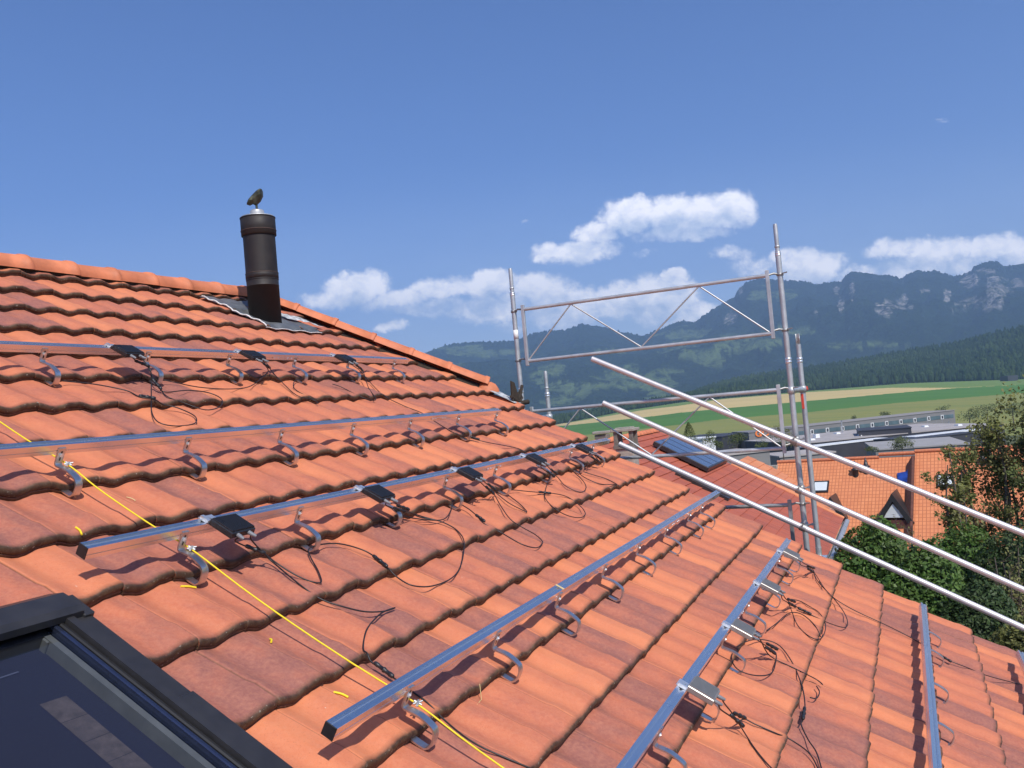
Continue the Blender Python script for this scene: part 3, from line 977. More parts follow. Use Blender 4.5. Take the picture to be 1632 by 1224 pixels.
# ================================================================== POWER BOXES
CABLES = {
 'C1': [[(2.505,3.066,0.152),(2.552,3.085,0.12),(2.636,3.095,0.08),(2.691,3.119,0.06),(2.75,3.129,0.021),(2.708,3.308,0.028),(2.721,3.409,0.018),(2.755,3.486,0.021),(2.828,3.551,0.015),(2.902,3.594,0.022),(2.962,3.602,0.026),(2.902,3.594,0.022),(2.838,3.599,0.015),(2.698,3.645,0.027),(2.595,3.707,0.024),(2.572,3.738,0.03),(2.562,3.77,0.018),(2.56,3.825,0.021),(2.55,3.872,0.023),(2.544,3.923,0.026),(2.539,3.957,0.027),(2.529,4.025,0.03),(2.517,4.116,0.019),(2.499,4.242,0.025),(2.541,4.405,0.033),(2.616,4.524,0.011)],[(2.591,3.07,0.152),(2.639,3.092,0.11),(2.709,3.152,0.05),(2.753,3.271,0.027),(2.805,3.338,0.025),(2.882,3.273,0.018),(2.939,3.181,0.023),(3.003,3.123,0.019),(3.115,3.116,0.014),(3.184,3.154,0.022),(3.248,3.218,0.019),(3.26,3.28,0.019),(3.211,3.385,0.032),(3.205,3.452,0.02),(3.208,3.529,0.023),(3.319,3.569,0.016),(3.498,3.57,0.014),(3.667,3.523,0.021),(3.913,3.399,0.026),(4.0,3.31,0.024),(4.01,3.237,0.023),(3.994,3.177,0.017),(3.942,3.112,0.008),(3.823,3.094,0.05)]],
 'C2': [[(3.52,3.066,0.152),(3.577,3.091,0.12),(3.687,3.091,0.08),(3.826,3.089,0.019),(3.933,3.141,0.011),(4.012,3.193,0.022),(4.119,3.179,0.019),(4.264,3.123,0.02),(4.368,3.071,0.008)],[(3.615,3.065,0.152),(3.658,3.101,0.12),(3.772,3.11,0.07),(3.959,3.102,0.008),(3.994,3.177,0.017)]],
 'C3': [[(4.51,3.068,0.152),(4.596,3.088,0.12),(4.701,3.113,0.07),(4.867,3.09,0.012),(4.686,3.23,0.025),(4.556,3.359,0.027),(4.583,3.434,0.01),(4.551,3.532,0.021),(4.5,3.598,0.026),(4.447,3.618,0.025),(4.384,3.614,0.015),(4.298,3.558,0.024),(4.313,3.425,0.018),(4.274,3.326,0.029),(4.351,3.243,0.019),(4.403,3.168,0.011),(4.412,3.116,0.01)],[(4.593,3.062,0.152),(4.636,3.098,0.12),(4.753,3.118,0.07),(4.884,3.102,0.016),(4.843,3.211,0.013),(4.838,3.297,0.016),(4.842,3.343,0.019),(4.888,3.27,0.025),(4.946,3.156,0.022)]],
 'C4': [[(5.436,3.073,0.152),(5.538,3.086,0.12),(5.687,3.093,0.07),(5.937,3.093,0.007),(5.767,3.219,0.023),(5.757,3.3,0.024),(5.799,3.35,0.03),(5.983,3.313,0.026),(6.163,3.217,0.013),(6.233,3.111,0.02)],[(5.565,3.06,0.152),(5.647,3.088,0.12),(5.75,3.107,0.07),(5.789,3.093,0.019),(5.41,3.22,0.024),(5.285,3.279,0.016),(5.129,3.399,0.034),(5.164,3.486,0.021),(5.282,3.539,0.012),(5.379,3.538,0.024),(5.527,3.444,0.013),(5.53,3.337,0.024),(5.449,3.259,0.02),(5.329,3.222,0.023),(5.238,3.166,0.014),(5.111,3.124,0.019),(5.078,3.101,0.011)]],
 'C5': [[(6.432,3.062,0.152),(6.606,3.064,0.1),(6.769,3.083,0.05),(6.686,3.071,0.018),(6.452,3.091,0.019),(6.244,3.171,0.022),(6.235,3.327,0.029),(6.44,3.388,0.032),(6.465,3.39,0.033),(6.482,3.299,0.028),(6.427,3.207,0.022),(6.404,3.135,0.014)],[(6.574,3.053,0.152),(6.73,3.064,0.1),(6.821,3.105,0.05),(6.867,3.122,0.019)]],
 'A1': [[(3.474,1.366,0.152),(3.524,1.372,0.13),(3.584,1.36,0.1),(3.629,1.378,0.09),(3.632,1.418,0.07),(3.598,1.492,0.05),(3.596,1.554,0.026),(3.561,1.651,0.026),(3.615,1.708,0.018),(3.694,1.805,0.015),(3.821,1.786,0.021),(3.927,1.695,0.023),(3.919,1.602,0.02),(3.787,1.572,0.024),(3.607,1.6,0.028),(3.581,1.571,0.026)],[(3.573,1.334,0.152),(3.622,1.326,0.12),(3.644,1.361,0.09),(3.648,1.401,0.07),(3.616,1.463,0.022),(3.439,1.662,0.03),(3.325,1.803,0.014),(3.257,1.928,0.02),(3.32,1.979,0.021),(3.442,1.98,0.029),(3.547,1.876,0.018),(3.539,1.76,0.011),(3.488,1.705,0.008),(3.429,1.697,0.034),(3.369,1.651,0.03),(3.358,1.562,0.025),(3.244,1.465,0.017),(3.103,1.411,0.011)]],
 'A2': [[(4.516,1.358,0.152),(4.591,1.342,0.12),(4.655,1.343,0.09),(4.698,1.346,0.06),(4.701,1.343,0.032),(4.394,1.496,0.012),(4.157,1.544,0.015),(3.932,1.51,0.014),(3.774,1.421,0.015),(3.738,1.378,0.006)],[(4.584,1.334,0.152),(4.649,1.329,0.12),(4.671,1.373,0.09),(4.845,1.267,0.017),(4.717,1.476,0.023),(4.638,1.67,0.022),(4.724,1.747,0.02),(4.705,1.8,0.022),(4.737,1.726,0.019),(4.715,1.587,0.027),(4.892,1.439,0.02),(5.06,1.38,0.007)]],
 'A3': [[(5.477,1.421,0.152),(5.594,1.39,0.12),(5.688,1.39,0.09),(5.828,1.357,0.034),(5.726,1.551,0.015),(5.62,1.726,0.019),(5.606,1.909,0.027),(5.674,2.025,0.024),(5.688,2.136,0.011),(5.575,2.379,0.034),(5.74,2.441,0.012),(5.806,2.55,0.025),(6.032,2.707,0.033),(6.04,2.813,0.022)],[(5.579,1.393,0.152),(5.664,1.388,0.12),(5.724,1.402,0.09),(5.6,1.574,0.027),(5.428,1.772,0.018),(5.327,1.717,0.016),(5.298,1.545,0.017),(5.28,1.478,0.011)]],
 'E1': [[(3.467,4.779,0.152),(3.521,4.822,0.12),(3.607,4.869,0.08),(3.757,4.901,0.014),(3.796,4.921,0.023),(3.798,4.965,0.026),(3.82,5.063,0.031),(3.87,5.104,0.018),(3.839,5.197,0.022),(3.751,5.254,0.014),(3.622,5.274,0.025)],[(3.557,4.784,0.152),(3.589,4.828,0.12),(3.639,4.871,0.08),(3.725,4.922,0.013),(3.589,4.991,0.028),(3.54,5.052,0.021),(3.509,5.093,0.02),(3.484,5.131,0.01)]],
 'E2': [[(4.443,4.782,0.152),(4.517,4.827,0.12),(4.628,4.868,0.08),(4.807,4.919,0.015),(4.654,4.939,0.02),(4.451,4.94,0.024),(4.323,4.874,0.021),(4.292,4.796,0.019),(4.403,4.745,0.02),(4.61,4.747,0.02),(4.857,4.804,0.01),(4.923,4.906,0.024),(4.799,5.005,0.02),(4.497,5.091,0.033),(4.305,5.134,0.019),(4.175,5.144,0.007),(4.078,5.141,0.019),(3.982,5.186,0.013),(3.884,5.228,0.022),(3.762,5.266,0.016)],[(4.507,4.791,0.152),(4.562,4.834,0.11),(4.686,4.905,0.024),(4.688,5.038,0.03),(4.731,5.148,0.02),(4.705,5.183,0.021),(4.735,5.144,0.019),(4.685,5.061,0.031)],[(4.451,5.144,0.018),(4.477,5.172,0.021),(4.615,5.18,0.009),(4.656,5.158,0.015)]],
 'E3': [[(5.343,4.782,0.152),(5.434,4.827,0.12),(5.567,4.863,0.08),(5.71,4.896,0.012),(5.447,4.964,0.02),(5.331,5.038,0.028),(5.347,5.098,0.034),(5.576,5.119,0.018),(5.788,5.105,0.018),(5.941,5.05,0.019),(5.961,4.986,0.02),(5.972,4.922,0.019),(5.725,4.872,0.07)],[(5.421,4.794,0.152),(5.556,4.839,0.1),(5.792,4.91,0.024),(5.771,5.013,0.027),(5.826,5.126,0.019),(5.932,5.219,0.011),(6.025,5.232,0.023),(6.234,5.195,0.022),(6.473,5.105,0.018),(6.65,4.982,0.026),(6.87,4.922,0.023)],[(5.083,4.829,0.013),(5.303,4.858,0.014),(5.584,4.894,0.023),(5.723,4.963,0.015),(5.588,5.05,0.03),(5.505,5.107,0.007)]],
 'E4': [[(6.307,4.782,0.152),(6.485,4.821,0.12),(6.682,4.874,0.08),(6.876,4.928,0.024),(6.473,5.068,0.031),(6.424,5.23,0.021),(6.424,5.422,0.029),(6.463,5.581,0.024),(6.432,5.692,0.028),(6.423,5.76,0.029),(6.424,5.835,0.017),(6.411,5.894,0.017),(6.43,5.991,0.025),(6.519,6.131,0.017),(6.641,6.291,0.022),(6.757,6.425,0.026),(6.945,6.612,0.024)],[(6.413,4.788,0.152),(6.576,4.83,0.12),(6.757,4.885,0.08),(6.921,4.918,0.024)]],
}
CONNECTORS = {
 'C1': [[(2.644,3.089,0.075),(2.687,3.121,0.062)],[(3.242,3.29,0.025),(3.203,3.392,0.035)],[(2.56,3.781,0.021),(2.546,3.873,0.025)]],
 'C2': [[(3.689,3.078,0.08),(3.792,3.098,0.05)],[(3.737,3.066,0.08),(3.845,3.087,0.05)]],
 'C3': [[(4.684,3.104,0.08),(4.736,3.14,0.05)],[(4.755,3.08,0.08),(4.813,3.118,0.05)],[(4.328,3.249,0.026),(4.296,3.314,0.031)]],
 'C4': [[(5.656,3.097,0.08),(5.722,3.149,0.05)],[(5.749,3.088,0.08),(5.822,3.132,0.05)],[(5.314,3.211,0.021),(5.393,3.269,0.029)]],
 'C5': [[(6.795,3.04,0.06),(6.825,3.108,0.04)],[(6.922,3.016,0.06),(6.94,3.084,0.04)]],
 'A1': [[(3.579,1.36,0.1),(3.626,1.387,0.09)],[(3.566,1.514,0.06),(3.568,1.584,0.04)],[(3.368,1.647,0.032),(3.446,1.687,0.032)]],
 'A2': [[(4.665,1.322,0.09),(4.741,1.324,0.06)]],
 'A3': [[(5.723,1.329,0.1),(5.783,1.367,0.07)],[(5.75,2.435,0.016),(5.764,2.48,0.021)]],
 'E1': [[(3.613,4.868,0.08),(3.653,4.926,0.05)],[(3.648,4.872,0.08),(3.734,4.923,0.05)]],
 'E2': [[(4.659,4.86,0.08),(4.752,4.922,0.05)],[(4.6,4.865,0.08),(4.673,4.922,0.05)],[(4.281,5.133,0.021),(4.165,5.142,0.01)]],
 'E3': [[(5.638,4.85,0.08),(5.769,4.897,0.05)],[(5.567,4.863,0.08),(5.67,4.912,0.05)],[(5.771,4.924,0.025),(5.767,5.013,0.029)]],
 'E4': [[(6.701,4.863,0.08),(6.893,4.914,0.05)],[(6.637,4.874,0.08),(6.753,4.923,0.05)],[(6.417,5.834,0.018),(6.402,5.893,0.017)]],
}

BOXES = {'C1': 2.575, 'C2': 3.575, 'C3': 4.54, 'C4': 5.54, 'C5': 6.52, 'A1': 3.52, 'A2': 4.52, 'A3': 5.55, 'E1': 3.52, 'E2': 4.46, 'E3': 5.44, 'E4': 6.50}
BLAB = {'C1': 'largest looking black box, clipped to the third rail nearest its capped end',
        'C2': 'second black box from the capped end of the third rail',
        'C3': 'middle black box of the five on the third rail',
        'C4': 'fourth black box along the third rail, second from its far end',
        'C5': 'smallest black box at the far end of the third rail near the verge',
        'A1': 'leftmost black box on the top rail, with looped cables below',
        'A2': 'middle black box on the top rail, left of the stove pipe foot',
        'A3': 'rightmost black box on the top rail, right of the stove pipe',
        'E1': 'nearest box painted glare-grey on the slanting fifth rail at the bottom of the picture',
        'E2': 'second box painted glare-grey up the slanting fifth rail, above coiled cables',
        'E3': 'third box painted glare-grey up the slanting fifth rail, with a long crossing cable loop',
        'E4': 'farthest box painted glare-grey near the scaffold foot, its cable running to the right edge'}
for key, bc in BOXES.items():
    k = RAILS[key[0]][2]; E_ = k * G
    r = rail_root('power_box', bc, E_)
    tag(r, BLAB[key], 'power box', 'power boxes clipped to the mounting rails')
    mb = MB()
    y0, y1 = -.032, .082
    mb.box((-.064, y0, .138), (.064, y1, .163), .003)
    nf = 15
    for i in range(nf):
        x = -.058 + i * (.116 / (nf - 1))
        mb.box((x - .0018, y0 + .006, .163), (x + .0018, y1 - .006, .1685))
    mb.build('case', M['case_glare'] if key[0] == 'E' else M['case'], r)
    mb = MB()
    mb.box((-.078, .080, .1455), (-.010, .124, .1495)); mb.box((-.074, .078, .1495), (-.058, .120, .158))
    mb.tube([(-.045, .10, .149), (-.045, .10, .157)], .009, 6, True, False)
    mb.build('rail_clip', M['zinc'], r)
    for ci, pts in enumerate(CABLES[key]):
        loc = [(pa - bc, -(pb - E_), ph) for (pa, pb, ph) in pts]
        if ci < 2:
            sx = -.030 if ci == 0 else .030
            g0 = (sx, y0 + .004, .150); g1 = (sx + (loc[1][0] - sx) * .25, y0 - .030, .148)
            MB().tube([g0, (sx, y0 - .012, .150), g1], [.0085, .0080, .0058], 10).build('cable_gland', M['grey_gland'], r)
            loc = [g0, (sx, y0 - .014, .150)] + loc[1:]
        sp = smooth_path(loc, 5)
        MB().tube(sp, .0031, 6).build('cable', M['cable'], r)
    for c in CONNECTORS[key]:
        (a_, b_, h_), (a2, b2, h2) = c
        p0 = Vector((a_ - bc, -(b_ - E_), h_ + .003)); p1 = Vector((a2 - bc, -(b2 - E_), h2 + .003))
        d = p1 - p0
        if d.length < .085:
            mid = (p0 + p1) / 2; d = d.normalized() * .088; p0 = mid - d / 2; p1 = mid + d / 2
        q = lambda t: p0 + d * t
        mb = MB().tube([q(0), q(.04), q(.2), q(.22), q(.46), q(.48), q(.54), q(.56), q(.78), q(.8), q(.96), q(1)],
                       [.004, .0075, .0085, .0070, .0070, .0098, .0098, .0075, .0075, .0092, .0078, .004], 10)
        mb.build('connector', M['black'], r)

# ---- yellow guide string tied along the hooks
a_s = 2.425
sb = [0.9, 1.31, 2.33, 3.01, 4.03, 4.72, 5.74, 6.42]
pts = []
for i, b in enumerate(sb):
    pts.append((a_s, b, .070))
    if i < len(sb) - 1:
        for t in (.25, .5, .75):
            bb = b + (sb[i + 1] - b) * t
            pts.append((a_s + .003 * math.sin(bb * 5), bb, .066 - .010 * math.sin(math.pi * t)))
so = rail_root('guide_string', a_s, sb[0])
tag(so, 'taut yellow string running down the roof from hook to hook', 'string')
loc = [(a - a_s, -(b - sb[0]), h) for (a, b, h) in pts]
MB().tube(smooth_path(loc, 3), .0029, 6).build('cord', M['string'], so)
for i, b in enumerate(sb[1:-1]):
    mb = MB()
    mb.tube([(-.016, -(b - sb[0]) - .008, .074), (0, -(b - sb[0]), .080), (.016, -(b - sb[0]) + .006, .073)], .0045, 6)
    mb.tube([(-.004, -(b - sb[0]) + .012, .076), (.004, -(b - sb[0]) - .014, .074)], .0045, 6)
    mb.tube([(-.012, -(b - sb[0]) + .008, .070), (.012, -(b - sb[0]) - .009, .083)], .003, 6)
    mb.build('knot', M['galv'], so)

# ---- offcuts lying on the tiles
SC = [('yellow string offcut lying near the left end of the third rail', (2.222, 2.668), (2.207, 2.719)),
      ('yellow string offcut under the first hook of the third rail', (2.314, 3.107), (2.367, 3.129)),
      ('short yellow offcut between the string and the roof window', (2.374, 3.477), (2.348, 3.50)),
      ('yellow offcut just above the capped end of the middle rail', (2.327, 3.79), (2.344, 3.837)),
      ('thin curled pale offcut right of the string on the upper courses', (2.572, 2.517), (2.591, 2.549))]
for lab, p, q in SC:
    r = rail_root('string_offcut', p[0], p[1])
    tag(r, lab, 'offcut', 'yellow string offcuts scattered on the tiles')
    h0_ = surf(*p) + .006; h1_ = surf(*q) + .006
    l_ = [(0, 0, h0_), ((q[0] - p[0]) / 2 + .004, -(q[1] - p[1]) / 2, (h0_ + h1_) / 2 + .001), (q[0] - p[0], -(q[1] - p[1]), h1_)]
    MB().tube(smooth_path(l_, 4), .0038 if 'thin' not in lab else .002, 6).build('cord', M['string'] if 'thin' not in lab else M['straw'], r)
# dry stalk on a tile
r = rail_root('dry_stalk', 2.75, 4.12)
tag(r, 'thin dry straw lying on the tiles right of the string', 'straw')
l_ = [(0, 0, surf(2.75, 4.12) + .004), (.06, .01, surf(2.81, 4.11) + .006), (.10, .05, surf(2.85, 4.07) + .006)]
MB().tube(l_, .0014, 5).build('stalk', M['straw'], r)

# ================================================================== SCAFFOLD
SC_LOC = np.array([8.0, 2.1, 0.0])
scaf = tag(empty('scaffolding', SC_LOC), 'galvanised tube scaffolding with lattice guard frames beyond the roof verge', 'scaffolding')


def spart(mb, name, m, parent=None):
    if parent is None:
        return mb.build(name, m, scaf, tuple(-SC_LOC))
    return mb.build(name, m, parent)


def Z(v): return v + CAM_Z


def post(x, y, ztop, zbot, m, sp=.24):
    mb = MB().tube([(x, y, Z(zbot)), (x, y, Z(ztop - sp))], .0242, 20)
    o = spart(mb, 'post', m)
    mb = MB().tube([(x, y, Z(ztop - sp - .004)), (x, y, Z(ztop - sp + .10)), (x, y, Z(ztop - .02)), (x, y, Z(ztop))], [.0192, .0192, .0192, .016], 16)
    if sp > .1:
        mb.lathe([(.0192, 0), (.0232, .004), (.0232, .016), (.0192, .02)], 16, (x, y, Z(ztop - sp + .03)))
    spart(mb, 'spigot', m, o)
    return o


def collar(o, x, y, z, r=.0275, h=.05, m=None):
    mb = MB().lathe([(.0240, -h / 2), (r, -h / 2 + .003), (r, -h * .1), (r - .0035, 0), (r, h * .1), (r, h / 2 - .003), (.0240, h / 2)], 20, (x, y, Z(z)))
    spart(mb, 'joint_collar', m or M['zinc'], o)


pL = post(8.0, 3.455, 1.43, -9.98, M['galv'])
pR = post(8.0, .905, 1.445, -9.98, M['galv'])
pl = post(8.73, 3.47, .415, -9.98, M['galv'], .22)
pr2 = post(8.73, .885, .42, -1.585, M['galv'], .01)
collar(pL, 8.0, 3.455, .215); collar(pL, 8.0, 3.455, 1.17, .0262, .03)
collar(pR, 8.0, .905, .245); collar(pR, 8.0, .905, 1.18, .0262, .03)
collar(pl, 8.73, 3.47, .16); collar(pr2, 8.73, .885, .26)
mb = MB().lathe([(.0246, -.045), (.0250, -.045), (.0250, .045), (.0246, .045)], 20, (8.0, 3.455, Z(.77)))
spart(mb, 'sticker', M['label_white'], pL)
mb = MB().box((8.702, .885 - .004, Z(-.20)), (8.708, .885 + .018, Z(-.06)), .001)
spart(mb, 'red_tag', M['red'], pr2)
mb = MB().box((8.73 - .07, .885 - .07, Z(-1.60)), (8.73 + .07, .885 + .07, Z(-1.590)))
mb.tube([(8.73, .885, Z(-1.59)), (8.73, .885, Z(-1.50))], .028, 12)
spart(mb, 'base_plate', M['zinc'], pr2)
# transoms between the near and far posts
for (y, z, y2) in ((3.455, -.075, 3.47), (.905, -.015, .885), (.905, -1.62, .885)):
    mb = MB().tube([(8.0 + .02, y, Z(z)), (8.73, y2, Z(z))], .0242, 16)
    mb.lathe([(.025, -.03), (.034, -.03), (.034, .03), (.025, .03)], 16, (8.73, y2, Z(z)))
    mb.lathe([(.025, -.03), (.032, -.03), (.032, .03), (.025, .03)], 16, (8.0, y, Z(z)))
    spart(mb, 'transom', M['galv'])
mb = MB().tube([(8.755, .87, Z(-.01)), (8.83, .86, Z(-.015))], .018, 10); mb.box((8.79, .845, Z(-.025)), (8.82, .87, Z(.01)))
spart(mb, 'wedge_handle', M['red'], pr2)


def coupler(x, y, z, tilt=1):
    mb = MB()
    mb.lathe([(.0243, -.026), (.0315, -.026), (.0325, 0), (.0315, .026), (.0243, .026)], 20, (x, y, Z(z)))
    mb.box((x - .055, y + .01, Z(z) - .022), (x - .02, y + .035, Z(z) + .022), .003)
    mb.tube([(x - .035, y - .045, Z(z) + .004), (x - .035, y + .075 * tilt, Z(z) + .004)], .0065, 8)
    mb.tube([(x - .01, y - .065, Z(z) + .006), (x + .012, y - .065, Z(z) + .006)], .0120, 6, True, False)
    mb.tube([(x + .0, y - .065, Z(z) + .006), (x - .005, y - .02, Z(z))], .007, 8)
    mb.tube([(x + .03, y + .00, Z(z) - .03), (x + .03, y + .00, Z(z) + .03)], .008, 8)
    return mb


def guard_frame(zt, x=7.945, y0=3.335, y1=1.005, dark=False, gap=(3.455, .905)):
    zb = zt - .508
    m = M['galv'] if not dark else M['galv_dull']
    root = spart(MB().tube([(x, y0, Z(zt)), (x, y1, Z(zt))], .0168, 14), 'guard_frame', m)
    spart(MB().tube([(x, y0 - .015, Z(zb)), (x, y1, Z(zb))], .0168, 14), 'bottom_rail', m, root).location = (0, 0, 0)
    for y in (y0, y1):
        w = .016
        spart(MB().box((x - w, y - w, Z(zb - .045)), (x + w, y + w, Z(zt + .045)), .003), 'frame_upright', m, root)
    nodes = [(y0 - .02, zb + .015), (2.835, zt - .01), (2.185, zb + .012), (1.605, zt - .01), (y1 + .03, zb + .015)]
    for i in range(4):
        (ya, za), (yb_, zb_) = nodes[i], nodes[i + 1]
        spart(MB().tube([(x, ya, Z(za)), (x, yb_, Z(zb_))], .0072, 10), 'lattice_bar', M['galv'], root)
    for y, yp in ((y0, gap[0]), (y1, gap[1])):
        for z in (zt, zb + .02):
            mb = MB()
            mb.tube([(x, y, Z(z)), (x + .02, (y + yp) / 2, Z(z) + .012), (8.0, yp, Z(z))], .0095, 8)
            mb.lathe([(.0244, -.012), (.031, -.010), (.031, .010), (.0244, .012)], 18, (8.0, yp, Z(z)))
            mb.tube([(7.96, yp - .065, Z(z) + .008), (7.99, yp + .02, Z(z) + .004)], .0055, 8)
            spart(mb, 'frame_clamp', M['galv_dull'], root)
    return root


guard_frame(1.0)
guard_frame(0.0)
guard_frame(-1.0, dark=True)
# sloping guard tubes along the verge
for (p, sl, zc) in (((7.86, 2.645, .44), .509, -.45), ((7.86, 2.575, .02), .531, -.865), ((7.86, 2.455, -.37), .526, -1.185)):
    e = (p[0], -2.2, p[2] - sl * (p[1] + 2.2))
    mb = MB().tube([(p[0], p[1], Z(p[2])), (e[0], e[1], Z(e[2]))], .0255, 20)
    o = spart(mb, 'guard_tube', M['tube_bright'])
    yc = .905; zc2 = p[2] - sl * (p[1] - yc)
    mb = coupler(8.0, yc, zc2)
    d = Vector((0, -1, -sl)).normalized()
    c0 = Vector((p[0], yc, Z(zc2)))
    mb.tube([c0 - d * .026, c0 + d * .026], .0325, 18)
    mb.tube([c0 + Vector((-.036, 0, .02)), c0 + Vector((.08, 0, .028))], .008, 8)
    mb.tube([c0 + Vector((-.02, -.01, .034)), c0 + Vector((.03, -.02, .050))], .011, 6)
    spart(mb, 'coupler', M['galv_dull'])
# third post far down the verge carries the tubes' other end
post(8.0, -1.65, .30, -9.98, M['galv'])
# old bracket and sheet scrap hanging at the verge by the left post
r = tag(empty('scrap_bracket', P(7.66, 1.93, .03)), 'dark bent metal bracket lying at the verge beside the left scaffold post', 'bracket')
mb = MB()
mb.add([(-.12, .02, .0), (-.02, .05, .03), (.10, .02, .10), (.08, -.02, .02), (-.02, -.03, -.02), (-.10, -.02, .17), (-.14, .0, .03), (-.13, .01, .19)],
       [(0, 1, 4), (1, 2, 3), (1, 3, 4), (0, 4, 6), (4, 5, 6), (5, 7, 6), (0, 6, 7)])
mb.tube([(-.16, 0, .04), (-.02, .0, -.01), (.06, .0, .05), (.12, 0, .14)], .016, 8)
mb.tube([(-.13, .0, .0), (-.12, .0, .16)], .014, 8)
mb.tube([(-.02, .02, -.03), (.10, -.06, -.02)], .022, 8)
mb.build('bent_sheet', M['moss'], r)


# ================================================================== NEIGHBOUR'S ROOF (row house beyond our verge)
AH = -3.0
ann_loc = P(20, 2.0, AH); ann_loc[2] = 0.0
annex = tag(empty('house', ann_loc), 'neighbouring house with plain red tiled roof and two concrete chimneys just beyond the verge', 'house')


def apart(mb, name, m, parent=None):
    if parent is None:
        return mb.build(name, m, annex, tuple(-ann_loc))
    return mb.build(name, m, parent)


def roofed2(mb, h=AH):
    mb.v = [tuple(P(p[0], p[1], p[2] + h)) for p in mb.v]
    mb.f = [q[::-1] for q in mb.f]
    return mb


def annex_mat(name, c, c2):
    m, T, b, out = new_mat(name)
    oc = T.add('ShaderNodeTexCoord').outputs['Object']
    isl = T.add('ShaderNodeNewGeometry').outputs['Random Per Island']
    n = T.noise(oc, 1.6, 4, .6)
    k = T.math('ADD', T.math('MULTIPLY', T.math('SUBTRACT', isl, .5), .5), n)
    T.put(b.inputs['Base Color'], T.mix(T.ramp(k, .3, .75), c, c2))
    b.inputs['Roughness'].default_value = .65
    b.inputs['Specular IOR Level'].default_value = .3
    return m


M['annex_tile'] = annex_mat('plain_red_tile', (.44, .115, .062), (.36, .098, .058))
M['annex_orange'] = annex_mat('plain_orange_tile', (.66, .25, .11), (.56, .20, .09))


def strips(a_lo, a_hi, b_lo, b_hi, gauge, tw):
    """courses of plain tiles, each tile a thin lapped slab"""
    mb = MB()
    nb = int(round((b_hi - b_lo) / gauge))
    for k in range(nb):
        b0 = b_lo + k * gauge; b1 = b0 + gauge
        al = max(a_lo(b0), a_lo(b1)) if callable(a_lo) else a_lo
        ah0 = a_hi(b0 + .01) if callable(a_hi) else a_hi
        ah1 = a_hi(b1 - .01) if callable(a_hi) else a_hi
        ah = max(ah0, ah1)
        n = max(1, int((ah - al) / tw))
        for i in range(n + 1):
            x0 = al + i * tw; x1 = min(x0 + tw - .006, ah)
            if x1 <= x0:
                continue
            j = RNG.random() * .004
            xa1 = min(x1, ah1) if x1 > ah1 else x1
            xa0 = min(x1, ah0) if x1 > ah0 else x1
            xa1 = max(xa1, x0 + .001); xa0 = max(xa0, x0 + .001)
            vs = [(x0, b0 - .02, .0), (xa0, b0 - .02, .0), (xa1, b1, .026 + j), (x0, b1, .026 + j), (x0, b1, -.002), (xa1, b1, -.002)]
            mb.add(vs, [(0, 1, 2, 3), (3, 2, 5, 4)])
    return roofed2(mb)


ar = apart(strips(11.0, 28.6, -1.12, 5.10, .3108, .30), 'roof', M['annex_tile'])


def orange_hi(b):
    if b < 2.6: return 32.05
    if b < 3.3: return 32.05 - (b - 2.6) * .9
    return max(28.62, 31.42 - (b - 3.3) * 1.58)


apart(strips(28.64, orange_hi, 1.40, 5.10, .3083, .30), 'side_roof', M['annex_orange'])
mb = MB().tube([P(28.64, 1.4, AH + .01), P(28.64, 5.1, AH + .01)], .06, 8)
apart(mb, 'verge_caps', M['annex_orange'])
apart(cap_run(P(11, -1.15, AH), P(28.5, -1.15, AH), 46, .11, (0, 0, 1)), 'ridge_caps', M['ridge'])
mb = roofed2(MB().box((11.2, -1.1, -.25), (28.4, 5.05, -.03)))
mb2 = roofed2(MB().box((28.4, 1.5, -.25), (28.7, 5.0, -.03)))
mb.add(mb2.v, mb2.f)
c0 = P(11.5, 4.6, AH)
mb.box((11.5, c0[1], 0), (28.1, c0[1] + 8.0, c0[2] - .6))
apart(mb, 'wall', M['plaster'])
# back slope so that the ridge has a far side
rz = P(0, -1.15, AH)
mb = MB().add([(11, rz[1] + .01, rz[2]), (28.5, rz[1] + .01, rz[2]), (28.5, rz[1] + 5.5, rz[2] - 3.1), (11, rz[1] + 5.5, rz[2] - 3.1)], [(0, 1, 2, 3)])
apart(mb, 'back_slope', M['far_tile'])
# gutter and dark eave edge
g0 = P(22.5, 5.19, AH - .03); g1 = P(28.75, 5.19, AH - .03)
mb = MB(); vs = []; fs = []
for p in (g0, g1):
    for k in range(9):
        an = math.pi + math.pi * k / 8
        vs.append(p + np.array([0, math.cos(an) * .085, math.sin(an) * .085]))
for k in range(8):
    fs.append((k, k + 1, k + 10, k + 9))
mb.add(vs, fs, True)
mb.tube([g0 + np.array([0, -.085, 0]), g1 + np.array([0, -.085, 0])], .016, 8)
mb.tube([g0 + np.array([0, -.02, -.02]), g1 + np.array([0, -.02, -.02])], .075, 10)
apart(mb, 'gutter', M['galv'])
